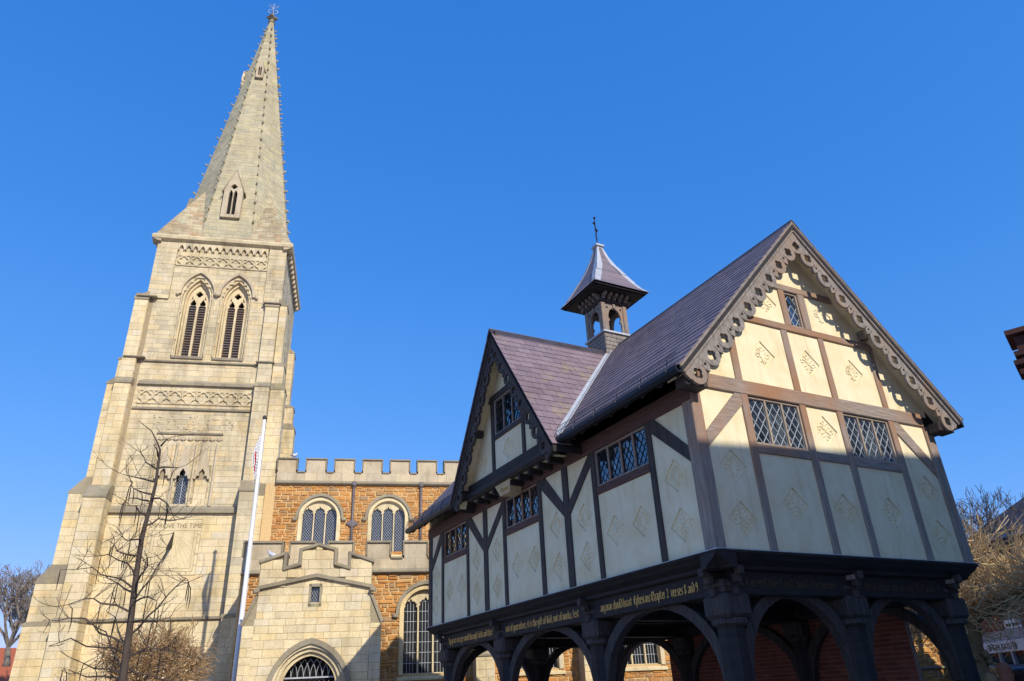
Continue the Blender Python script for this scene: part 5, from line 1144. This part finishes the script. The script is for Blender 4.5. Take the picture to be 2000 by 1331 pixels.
for j in range(nr):
    for i in range(nc):
        (rd if (i in (3, 4) and 4 < j < 9) or (i in (5, 6) and j in (9, 10)) else fl).add([gr[j][i], gr[j][i+1], gr[j+1][i+1], gr[j+1][i]], [(0, 1, 2, 3)])
flo = fl.build('flag', 'cloth', pole, True); flo.modifiers.new('s', 'SOLIDIFY').thickness = .006
ro = rd.build('red_cross', 'red', flo, True); ro.modifiers.new('s', 'SOLIDIFY').thickness = .008
hy = MB(); hy.tube([(.09, -.03, 1.2), (.085, -.03, 11.3)], .006, 4); hy.build('halyard', 'white', pole)

# ================================================================== pigeon on the porch
def bird(loc, rz, label):
    b = empty('pigeon', loc, rz, label, 'bird')
    m_ = MB(); m_.ell((0, 0, .1), ((1, 0, .35), (0, 1, 0), (-.35, 0, 1)), (.15, .065, .075), 10, 7); m_.ell((.13, 0, .21), ((1, 0, 0), (0, 1, 0), (0, 0, 1)), (.042, .034, .04), 8, 6); m_.tube([(.08, 0, .13), (.12, 0, .19)], [.05, .034], 8)
    m_.build('body', 'feather', b, True); MB().tube([(.165, 0, .21), (.195, 0, .2)], [.01, .002], 5).build('beak', 'bark_dark', b)
    MB().prism(((-.13, .05), (-.27, .02), (-.27, .035), (-.12, .085)), lambda x, z, t: (x, t, z), -.035, .035).build('tail', 'pipe', b)
    for s_ in (-1, 1): MB().tube([(.02, s_*.025, .05), (.03, s_*.025, 0)], .008, 5).build('leg', 'red', b)
    return b
bird(ch2w(4.72, -11.25, 5.86), 2.4, 'pale pigeon perched on the sloping porch coping'); bird(ch2w(4.38, -3.05, 11.70), .6, 'pigeon perched on the nave battlements beside the tower')

# ================================================================== TREES
def grow(mb, p, d, L, r, depth, rng, spread=.6, kids=(2, 4), shrink=(.6, .8), droop=0, up=.12, minr=.004, sides=5):
    pts = [p]; rad = [r]; n = 3
    for i in range(n):
        d = (d+Vector((rng.gauss(0, .13), rng.gauss(0, .13), rng.gauss(0, .1)+up*.5-droop))).normalized(); p = p+d*(L/n); pts.append(p); rad.append(max(minr, r*(1-.45*(i+1)/n)))
    mb.tube(pts, rad, sides if r > .03 else (4 if r > .012 else 3), False)
    if depth <= 0: return
    for _ in range(rng.randint(*kids)):
        q = rng.uniform(.35, 1); i = min(n-1, int(q*n)); st = pts[i].lerp(pts[i+1], q*n-i)
        ax = d.orthogonal().normalized(); ax.rotate(Matrix.Rotation(rng.uniform(0, 6.28), 3, d)); nd_ = (d*math.cos(spread)+ax*math.sin(spread)*rng.uniform(.7, 1.3)+Vector((0, 0, up))).normalized()
        grow(mb, st, nd_, L*rng.uniform(*shrink), max(minr, r*.55), depth-1, rng, spread, kids, shrink, droop, up, minr, sides)
def tree(name, label, loc, trunk_h, tr, seed, depth=4, L=1.6, mats=('bark_grey', 'bark_grey'), heads=3, group=None, **k):
    rng = random.Random(seed); t = empty(name, loc, 0, label, 'tree', group)
    tk = MB(); tp = Vector((rng.gauss(0, .1), rng.gauss(0, .1), trunk_h)); tk.tube([(0, 0, -.05), (0, 0, trunk_h*.2), tp*.6, tp], [tr*1.35, tr*1.05, tr*.9, tr*.75], 9); tk.build('trunk', mats[0], t, True)
    cr_ = MB()
    for h in range(heads):
        a = h*6.28/heads+rng.uniform(-.3, .3); d = Vector((math.cos(a)*.55, math.sin(a)*.55, 1)).normalized()
        grow(cr_, tp, d, L, tr*.6, depth, rng, **k)
    cr_.build('crown', mats[1], t); return t
tree('bare_tree', 'bare twiggy tree rising behind the tower foot above red roofs', pix(58, 1300, 62), 1.0, .2, 3, 5, 2.15, heads=6, spread=.5, minr=.012)
tree('bare_tree', 'low bare spreading tree beside a red roofed house', pix(12, 1300, 55), 1.0, .17, 5, 5, 2.1, heads=6, spread=.65, minr=.012)
tree('small_garden_tree', 'small round twiggy brown tree in front of the tower base', pix(292, 1331, 23).to_2d().to_3d(), 1.4, .10, 11, 5, 1.18, ('bark_twig', 'bark_twig'), 8, spread=.75, minr=.006, up=.02, kids=(3, 4))
# far house behind the tower foot
hs_ = pix(-20, 1300, 70); hs_.z = 0
fh = empty('red_roofed_house', hs_, .2, 'distant brick house with a red tiled roof', 'house')
MB().box(-7, 5, 0, 8, 0, 4.2).build('wall', 'brick', fh); MB().prism(((-.4, 4.1), (4, 7.0), (8.4, 4.1)), lambda y, z, t: (t, y, z), -7.3, 5.3).build('roof', 'terracotta', fh)
for k in range(4):
    w = MB().box(-5.6+k*2.6, -4.4+k*2.6, -.03, .02, 1.2, 2.7).build('window', 'white', fh); MB().box(-5.5+k*2.6, -4.5+k*2.6, -.05, -.032, 1.3, 2.6).build('pane', 'shade_black', w)
# ---- young tree with hanging pods, close to the camera
DS = 9.0; sb = pix(238, 1331, DS); sroot = Vector((sb.x, sb.y, 0)); sap = empty('young_tree', sroot, 0, 'dark leafless young tree with dangling seed pods', 'tree')
rng = random.Random(4)
Z0 = lambda x, y: (x/2.416, 780+y/2.416)
def sp3(x, y, dd=0): p = pix(*Z0(x, y), DS+dd); return p-sroot
tr_ = [(580, 1310), (610, 1100), (640, 850), (670, 650), (705, 520), (735, 400), (755, 240), (745, 210), (715, 150), (655, 103)]
b = MB(); pts = [Vector((0, 0, -.05)), Vector((0, 0, 1.0))]+[sp3(*p) for p in tr_]
b.tube(pts, [.05, .045, .040, .034, .029, .025, .021, .017, .012, .009, .006, .003], 8); b.build('trunk', 'bark_dark', sap, True)
BR = [[(760, 220), (805, 180)], [(745, 270), (725, 215)], [(740, 330), (690, 300), (665, 250)], [(745, 325), (820, 325), (880, 310)], [(725, 390), (640, 370), (565, 350)], [(720, 450), (650, 430), (620, 400)], [(700, 480), (640, 460), (590, 480)], [(715, 470), (780, 480), (805, 515)], [(690, 545), (640, 520), (590, 480)], [(680, 600), (760, 575), (830, 575), (870, 565)], [(665, 660), (620, 670), (585, 660)], [(650, 740), (560, 720), (510, 665)], [(640, 850), (590, 770), (520, 740), (460, 715)], [(625, 890), (540, 830), (430, 805), (285, 805)], [(620, 910), (560, 870), (480, 820)], [(640, 940), (700, 860), (770, 760), (820, 630)], [(605, 1000), (480, 960), (390, 940), (270, 980)], [(620, 1110), (700, 1020), (800, 930), (870, 850), (888, 870)], [(595, 1160), (470, 1100), (400, 1040), (260, 1040), (200, 1045)], [(580, 1200), (480, 1170), (340, 1130), (230, 1165)], [(600, 1210), (700, 1180), (830, 1190), (950, 1230)], [(590, 1240), (680, 1190), (760, 1190)], [(575, 1290), (450, 1270), (310, 1210)], [(572, 1320), (420, 1300), (300, 1270)], [(620, 1050), (720, 1040), (800, 1030)], [(630, 960), (690, 930), (740, 950)], [(640, 880), (690, 790), (680, 715)], [(575, 1270), (500, 1100), (430, 1050)], [(600, 1180), (560, 1080), (500, 1000)], [(585, 1260), (640, 1290), (760, 1310), (860, 1330)]]
cr_ = MB(); pods = []
for pl in BR:
    dz = rng.uniform(-.9, .9); q = [sp3(*p, dz*i/max(1, len(pl)-1)) for i, p in enumerate(pl)]
    sm_ = []
    for i in range(len(q)-1):
        for s_ in (0, .5): sm_.append(q[i].lerp(q[i+1], s_)+Vector((rng.gauss(0, .012), rng.gauss(0, .012), rng.gauss(0, .012)))*(1 if i+s_ > 0 else 0))
    sm_.append(q[-1]); n = len(sm_); cr_.tube(sm_, [.012-.0095*i/(n-1) for i in range(n)], 5)
    for i in range(1, n):
        for _ in range(3):
            if rng.random() < .42:
                d = Vector((rng.gauss(0, 1), rng.gauss(0, 1), rng.gauss(.4, .6))).normalized(); grow(cr_, sm_[i], d, rng.uniform(.10, .34), .0045, 1, rng, .6, (1, 3), (.4, .8), 0, .25, .0016, 4)
    if len(pl) > 2 and rng.random() < .75:
        for _ in range(rng.randint(1, 4)): pods.append(sm_[rng.randint(n//3, n-1)])
cr_.build('branches', 'bark_dark', sap)
for p in pods:
    l = rng.uniform(.16, .34); o = Vector((rng.gauss(0, .02), rng.gauss(0, .02), 0)); MB().tube([p, p+o+Vector((0, 0, -.04)), p+o*1.4+Vector((0, 0, -l*.6)), p+o*1.2+Vector((0, 0, -l))], [.003, .0055, .006, .002], 5).build('seed_pod', 'pod', sap)
# ---- pollarded tree beside the school, thinner tree behind
pb_ = pix(1908, 1300, 21); pb_.z = 0
pt = empty('pollarded_tree', pb_, 0, 'gnarled pollarded tree with dense pale shoots beside the school', 'tree'); rng = random.Random(21)
b = MB(); b.tube([(0, 0, -.05), (.02, 0, 1.0), (.0, .05, 2.0), (.08, 0, 2.6), (.15, 0, 2.95)], [.34, .27, .25, .27, .22], 12)
for k in range(26): a = rng.uniform(0, 6.28); z = rng.uniform(.8, 2.9); b.ell((.26*math.cos(a), .26*math.sin(a), z), (EX, (0, 1, 0), EZ), (rng.uniform(.06, .12),)*3, 6, 4)
b.build('trunk', 'bark_pollard', pt, True)
rt = r2.to_2d().normalized().to_3d(); dp_ = Vector((-rt.y, rt.x, 0))
lim = MB(); shoots = MB()
for (a, z0, ln, up_) in ((0, 2.7, 2.9, .33), (.9, 2.8, 2.0, .6), (-.8, 2.7, 2.2, .45), (3.0, 2.6, .5, .8), (2.2, 2.8, 1.2, 1.0), (-2.2, 2.7, 1.2, .8), (.3, 2.9, 1.6, 1.3)):
    d = (rt*math.cos(a)+dp_*math.sin(a)); p = Vector((.1, 0, z0)); pts = [p]; rr_ = [.15]
    for i in range(5): p = p+(d+Vector((0, 0, up_))).normalized()*ln/5+Vector((rng.gauss(0, .05), rng.gauss(0, .05), rng.gauss(0, .05))); pts.append(p); rr_.append(.14-.018*i)
    lim.tube(pts, rr_, 8)
    for k in range(int(40*ln)):
        q = rng.uniform(.15, 1); i = min(4, int(q*5)); st = pts[i].lerp(pts[i+1], q*5-i); dd = Vector((rng.gauss(0, .7), rng.gauss(0, .7), rng.gauss(.35, .6))).normalized()
        if k % 9 == 0: lim.ell(st, (EX, (0, 1, 0), EZ), (.1, .1, .1), 6, 4)
        grow(shoots, st, dd, rng.uniform(.4, .95), rng.uniform(.012, .024), 2, rng, .7, (2, 3), (.55, .9), 0, .10, .008, 4)
lim.build('limbs', 'bark_pollard', pt, True); shoots.build('shoots', 'twig_pale', pt)
tree('bare_tree', 'slender bare tree rising beyond the pollarded tree', pix(1918, 1300, 34).to_2d().to_3d(), 2.6, .17, 33, 6, 2.15, ('bark_grey', 'bark_grey'), 5, spread=.55, minr=.009)

# ================================================================== BUILDINGS AT THE RIGHT
fd = Vector((.574, .819, 0)).normalized(); fnm = Vector((-fd.y, fd.x, 0)); Q0 = Vector((17.4, 6.9, 0))
def s_at(px, py):
    d = r2*((px-1000)/1397.1)-u2*((py-665.5)/1397.1)+fwd; t = (Q0-CAM).dot(fnm)/d.dot(fnm); P = CAM+d*t; return (P-Q0).dot(fd), P.z
SF = frame(Q0, -fd, EZ)      # seen from the street: left->right is -fd
shop = empty('shop_building', Q0, 0, 'red brick shop with pale name board and sash window in shade', 'shop')
def spart(name, mat, s0, s1, n0, n1, z0, z1, par=None, ch=0):
    b = MB(); c = fd*((s0+s1)/2)+fnm*((n0+n1)/2)+Vector((0, 0, (z0+z1)/2)); b.obox(c, (fd, fnm, EZ), (abs(s1-s0)/2, abs(n1-n0)/2, (z1-z0)/2), ch); return b.build(name, mat, par or shop)
sL = s_at(1872, 1200)[0]; sR = -9.0
zE = s_at(1925, 1150)[1]
spart('wall', 'brick', sR, sL, -6, 0, 0, zE); spart('parapet', 'shop_paint', sR, sL+.1, -6.1, .08, zE, zE+.14)
a0, zz0 = s_at(1920, 1274); a1, zz1 = s_at(1999, 1262); zs0 = s_at(1950, 1276)[1]; zs1 = s_at(1950, 1254)[1]
sg_ = spart('name_board', 'sign_grey', a1-1.2, a0, .02, .14, zs0, zs1, None, .01)
l0 = s_at(1938, 1268)[0]; l1 = s_at(1984, 1262)[0]; tm_ = text_mesh('GINGER KATE', (zs1-zs0)*.72, frame(fd*((l0+l1)/2)+fnm*.145+Vector((0, 0, zs0+(zs1-zs0)*.24)), -fd, EZ), 1, thick=.004)
wd_ = max((Vector(v.co)).dot(-fd) for v in tm_.vertices)-min((Vector(v.co)).dot(-fd) for v in tm_.vertices)
kx = abs(l0-l1)/wd_; cc = fd*((l0+l1)/2)
for v in tm_.vertices: w_ = Vector(v.co)-cc; al_ = w_.dot(fd); v.co = Vector(v.co)+fd*(al_*(kx-1))
link('sign_lettering', tm_, 'letter_dark', sg_)
for px_ in (1927, 1994):
    sc_ = s_at(px_, 1265)[0]; rg = MB(); c = fd*sc_+fnm*.15+Vector((0, 0, (zs0+zs1)/2)); n = 14; rr_ = (zs1-zs0)*.36
    for i in range(n): a = 6.283*i/n; a2_ = 6.283*(i+1)/n; rg.beam(c+fd*rr_*math.cos(a)+Vector((0, 0, rr_*math.sin(a))), c+fd*rr_*math.cos(a2_)+Vector((0, 0, rr_*math.sin(a2_))), .02, .01, fnm)
    for i in range(5): a = 6.283*i/5; rg.ell(c+fd*rr_*.4*math.cos(a)+Vector((0, 0, rr_*.4*math.sin(a))), (fd, fnm, EZ), (rr_*.28, .006, rr_*.28), 6, 4)
    rg.build('sign_roundel', 'pipe', sg_)
spart('fascia', 'shop_paint', a1-1.4, a0+.2, 0, .1, zs1, zs1+.28); spart('shop_window', 'glass_church', a1-1.0, a0-.5, .01, .03, .6, zs0-.1)
for k in range(5): x = a1-1.0+(a0-.5-a1+1.0)*k/4; spart('shopfront_post', 'shop_paint', x-.06, x+.06, .02, .12, 0, zs0)
w0, wz0 = s_at(1972, 1243); w1, wz1 = s_at(1993, 1207)
for off in (0, 2.6, -2.6):
    sw = spart('sash_window', 'white', w1+off, w0+off, .0, .05, wz0, wz1); spart('pane', 'glass_church', w1+off+.09, w0+off-.09, .05, .06, wz0+.1, wz1-.1, sw)
    spart('glazing_bar', 'white', (w0+w1)/2+off-.02, (w0+w1)/2+off+.02, .055, .075, wz0+.1, wz1-.1, sw); spart('glazing_bar', 'white', w1+off+.09, w0+off-.09, .0555, .0745, (wz0+wz1)/2-.025, (wz0+wz1)/2+.025, sw); spart('window_sill', 'shop_paint', w1+off-.1, w0+off+.1, 0, .12, wz0-.1, wz0, sw)
hb = pix(1913, 1062, 40); he = hb.z; hip = empty('hip_roofed_house', (hb.x, hb.y, 0), 0, 'brick house with dark hipped roof behind the pollarded tree', 'house')
MB().box(0, 9, -16, 0, 0, he).build('wall', 'brick', hip); MB().box(-.3, 9.2, -16.2, .3, he, he+.22).build('eaves_board', 'shop_paint', hip)
hr_ = MB(); hr_.add([(-.4, .4, he+.22), (9.4, .4, he+.22), (9.4, -16.4, he+.22), (-.4, -16.4, he+.22), (4.5, -2.8, he+3.4), (4.5, -13, he+3.4)], [(0, 1, 4), (1, 2, 5, 4), (2, 3, 5), (3, 0, 4, 5), (0, 3, 2, 1)]); hr_.build('hipped_roof', 'slate_dark', hip)
MB().box(3.9, 5.1, -9, -8, he+1, he+5.0).build('chimney', 'brick', hip)
for k in range(5):
    w_ = MB().box(-.06, .02, -2.6-k*3, -1.5-k*3, he-2.2, he-.5).build('window', 'white', hip); MB().box(-.08, -.062, -2.5-k*3, -1.6-k*3, he-2.1, he-.6).build('pane', 'shade_black', w_)
# tall brick chimney stack of the house at the frame edge
tp_ = pix(2030, 720, 24); rd_ = (tp_-CAM).to_2d().normalized(); rt = Vector((rd_.y, -rd_.x, 0))
tb = empty('brick_house', (tp_.x, tp_.y, 0), math.atan2(rt.y, rt.x), 'tall brick house with corbelled chimney cut by the picture edge', 'house')
MB().box(.25, 9, -.6, 8, 0, 7.6).build('wall', 'brick', tb); MB().prism(((-1.0, 7.5), (3.7, 10.2), (8.4, 7.5)), lambda y, z, t: (t, y, z), .15, 9.2).build('roof', 'slate_dark', tb)
for k in range(3):
    w_ = MB().box(1.2+k*2.6, 2.4+k*2.6, -.64, -.5, 4.2, 6.0).build('window', 'white', tb); MB().box(1.3+k*2.6, 2.3+k*2.6, -.67, -.645, 4.3, 5.9).build('pane', 'shade_black', w_)
zA = tp_.z
st_ = MB(); st_.box(-.3, .9, -.55, .55, 5, zA+.9)
for z, e in ((zA-.25, .14), (zA+.02, .20), (zA+.30, .12), (zA+.95, .16)): st_.box(-.3-e, .9+e, -.55-e, .55+e, z, z+.14)
st_.box(-.37, .97, -.62, .62, zA-.5, zA-.42); st_.build('chimney_stack', 'brick_shaded', tb)
# terrace across the street, behind the viewer: its parapet shades the lower school
ang = math.atan(.0965); tz = empty('street_terrace', (1.2, -11.3, 0), ang, 'long three storey cream stucco terrace across the street from the school', 'building')
MB().box(-2.0, 32, -9, 0, 0, 11.9).build('wall', 'stucco', tz); MB().box(-2.2, 32.2, -9.2, .12, 11.9, 12.15).build('parapet_coping', 'ashlar_grey', tz)
for r_ in range(3):
    for k in range(9):
        x = -.9+k*3.5; w_ = MB().box(x, x+1.2, -.02, .03, 1.0+r_*3.6, 3.0+r_*3.6).build('window', 'white', tz); MB().box(x+.1, x+1.1, .031, .04, 1.1+r_*3.6, 2.9+r_*3.6).build('pane', 'glass_church', w_)

# ================================================================== CAR AND PASSERS-BY
cpos = pix(1972, 1310, 24.0); car = empty('parked_car', (cpos.x, cpos.y, 0), math.atan2(fd.y, fd.x), 'dark tall estate car parked before the shop', 'car')
pr = [(-2.2, .35), (-2.25, .75), (-2.15, 1.0), (-1.95, 1.12), (-1.55, 1.72), (-1.2, 1.80), (.3, 1.80), (.75, 1.70), (1.25, 1.15), (2.05, 1.0), (2.25, .8), (2.25, .4), (1.9, .3), (-1.9, .3)]
bd = MB(); n = len(pr)
def sect(y, k): return [(x*(1-.02*k), y, z if z < 1.0 else 1.0+(z-1.0)) for x, z in pr]
bd.add([(x, -.88, z) for x, z in pr]+[(x, .88, z) for x, z in pr], [tuple(range(n)), tuple(range(2*n-1, n-1, -1))]+[(i, (i+1) % n, n+(i+1) % n, n+i) for i in range(n)])
cb = bd.build('body', 'carpaint', car); bv = cb.modifiers.new('b', 'BEVEL'); bv.width = .07; bv.segments = 3; bv.limit_method = 'ANGLE'
for s_ in (-1, 1):
    for x0, x1, x2, x3 in ((-1.75, -1.45, -.35, -.35), (-.25, -.25, .55, 1.0)): MB().add([(x0, s_*.886, 1.15), (x1, s_*.886, 1.65), (x2, s_*.886, 1.68), (x3, s_*.886, 1.15)], [(0, 1, 2, 3)]).build('side_window', 'glass_church', car).modifiers.new('s', 'SOLIDIFY').thickness = .012
    MB().box(1.95, 2.2, s_*.62-.16, s_*.62+.16, .72, .9).build('headlight', 'white', car); MB().box(-2.26, -2.18, s_*.72-.1, s_*.72+.1, .7, 1.0).build('tail_light', 'red', car)
    MB().box(-1.1, .4, s_*.7-.02, s_*.7+.02, 1.82, 1.85).build('roof_rail', 'came_dark', car)
    for x in (-1.35, 1.4):
        w_ = MB(); w_.tube([(x, s_*.9, .34), (x, s_*.68, .34)], .34, 18); wo = w_.build('wheel', 'tyre', car, True); h_ = MB(); h_.tube([(x, s_*.915, .34), (x, s_*.8, .34)], .21, 14); h_.build('rim', 'pipe', wo, True)
MB().add([(-2.02, -.75, 1.15), (-1.62, -.72, 1.66), (-1.62, .72, 1.66), (-2.02, .75, 1.15)], [(0, 1, 2, 3)]).build('rear_window', 'glass_church', car).modifiers.new('s', 'SOLIDIFY').thickness = .012
MB().add([(1.22, -.78, 1.19), (.80, -.74, 1.68), (.80, .74, 1.68), (1.22, .78, 1.19)], [(0, 1, 2, 3)]).build('windscreen', 'glass_church', car).modifiers.new('s', 'SOLIDIFY').thickness = .012
def person(loc, rz, H, coat, hair, label):
    k = H/1.72; root = empty('person', loc, rz, label, 'person')
    V = {'pel': (0, 0, .95, .15), 'waist': (0, 0, 1.10, .135), 'chest': (0, .01, 1.32, .165), 'neck': (0, 0, 1.475, .058), 'hd0': (0, -.005, 1.53, .055), 'shl': (.175, 0, 1.40, .07), 'ell': (.235, .02, 1.13, .05), 'wrl': (.25, -.06, .88, .034), 'hal': (.25, -.09, .80, .038), 'shr': (-.175, 0, 1.40, .07), 'elr': (-.235, .02, 1.13, .05), 'wrr': (-.25, -.06, .88, .034), 'har': (-.25, -.09, .80, .038), 'hil': (.09, 0, .88, .11), 'knl': (.10, -.02, .49, .07), 'anl': (.10, .02, .09, .045), 'tol': (.11, -.13, .04, .04), 'hir': (-.09, 0, .88, .11), 'knr': (-.10, -.02, .49, .07), 'anr': (-.10, .02, .09, .045), 'tor': (-.11, -.13, .04, .04)}
    E_ = [('pel', 'waist'), ('waist', 'chest'), ('chest', 'neck'), ('neck', 'hd0'), ('chest', 'shl'), ('shl', 'ell'), ('ell', 'wrl'), ('wrl', 'hal'), ('chest', 'shr'), ('shr', 'elr'), ('elr', 'wrr'), ('wrr', 'har'), ('pel', 'hil'), ('hil', 'knl'), ('knl', 'anl'), ('anl', 'tol'), ('pel', 'hir'), ('hir', 'knr'), ('knr', 'anr'), ('anr', 'tor')]
    ks = list(V); me = bpy.data.meshes.new('body'); me.from_pydata([tuple(c*k for c in V[q][:3]) for q in ks], [(ks.index(a), ks.index(b_)) for a, b_ in E_], [])
    o = link('body', me, coat, root); o.modifiers.new('sk', 'SKIN'); sd2 = o.modifiers.new('ss', 'SUBSURF'); sd2.levels = 1; sd2.render_levels = 2
    for i, q in enumerate(ks): me.skin_vertices[0].data[i].radius = (V[q][3]*k,)*2; me.skin_vertices[0].data[i].use_root = (q == 'pel')
    hd = MB(); hz = 1.615*k; hd.ell((0, -.01, hz), (EX, (0, 1, 0), EZ), (.075*k, .095*k, .115*k), 14, 10); hd.ell((0, -.108*k, hz-.012), (EX, (0, 1, 0), EZ), (.014, .02, .022), 6, 5)
    for s_ in (-1, 1): hd.ell((s_*.076*k, .0, hz-.01), (EX, (0, 1, 0), EZ), (.012, .022, .032), 6, 5)
    ho = hd.build('head', 'skin', root, True)
    for s_ in (-1, 1): MB().ell((s_*.03*k, -.092*k, hz+.005), (EX, (0, 1, 0), EZ), (.011, .008, .008), 6, 5).build('eye', 'came_dark', ho, True)
    MB().ell((0, -.098*k, hz-.055*k), (EX, (0, 1, 0), EZ), (.024, .008, .006), 6, 4).build('mouth', 'red', ho, True)
    hr = MB(); hr.ell((0, .018, hz+.028), (EX, (0, 1, 0), EZ), (.088*k, .102*k, .108*k), 14, 9); hr.ell((0, .07, hz-.06), (EX, (0, 1, 0), EZ), (.075*k, .05*k, .13*k), 12, 8); hr.build('hair', hair, root, True); return root
pp = pix(1964, 1318, 11.5); person((pp.x, pp.y, 0), 2.2, 1.71, 'coat', 'hair', 'auburn haired passer-by in a dark coat walking past the school corner')
pp = pix(1934, 1330, 13.5); person((pp.x, pp.y, 0), 2.6, 1.60, 'coat2', 'bark_twig', 'brown haired passer-by in a pink coat near the school')
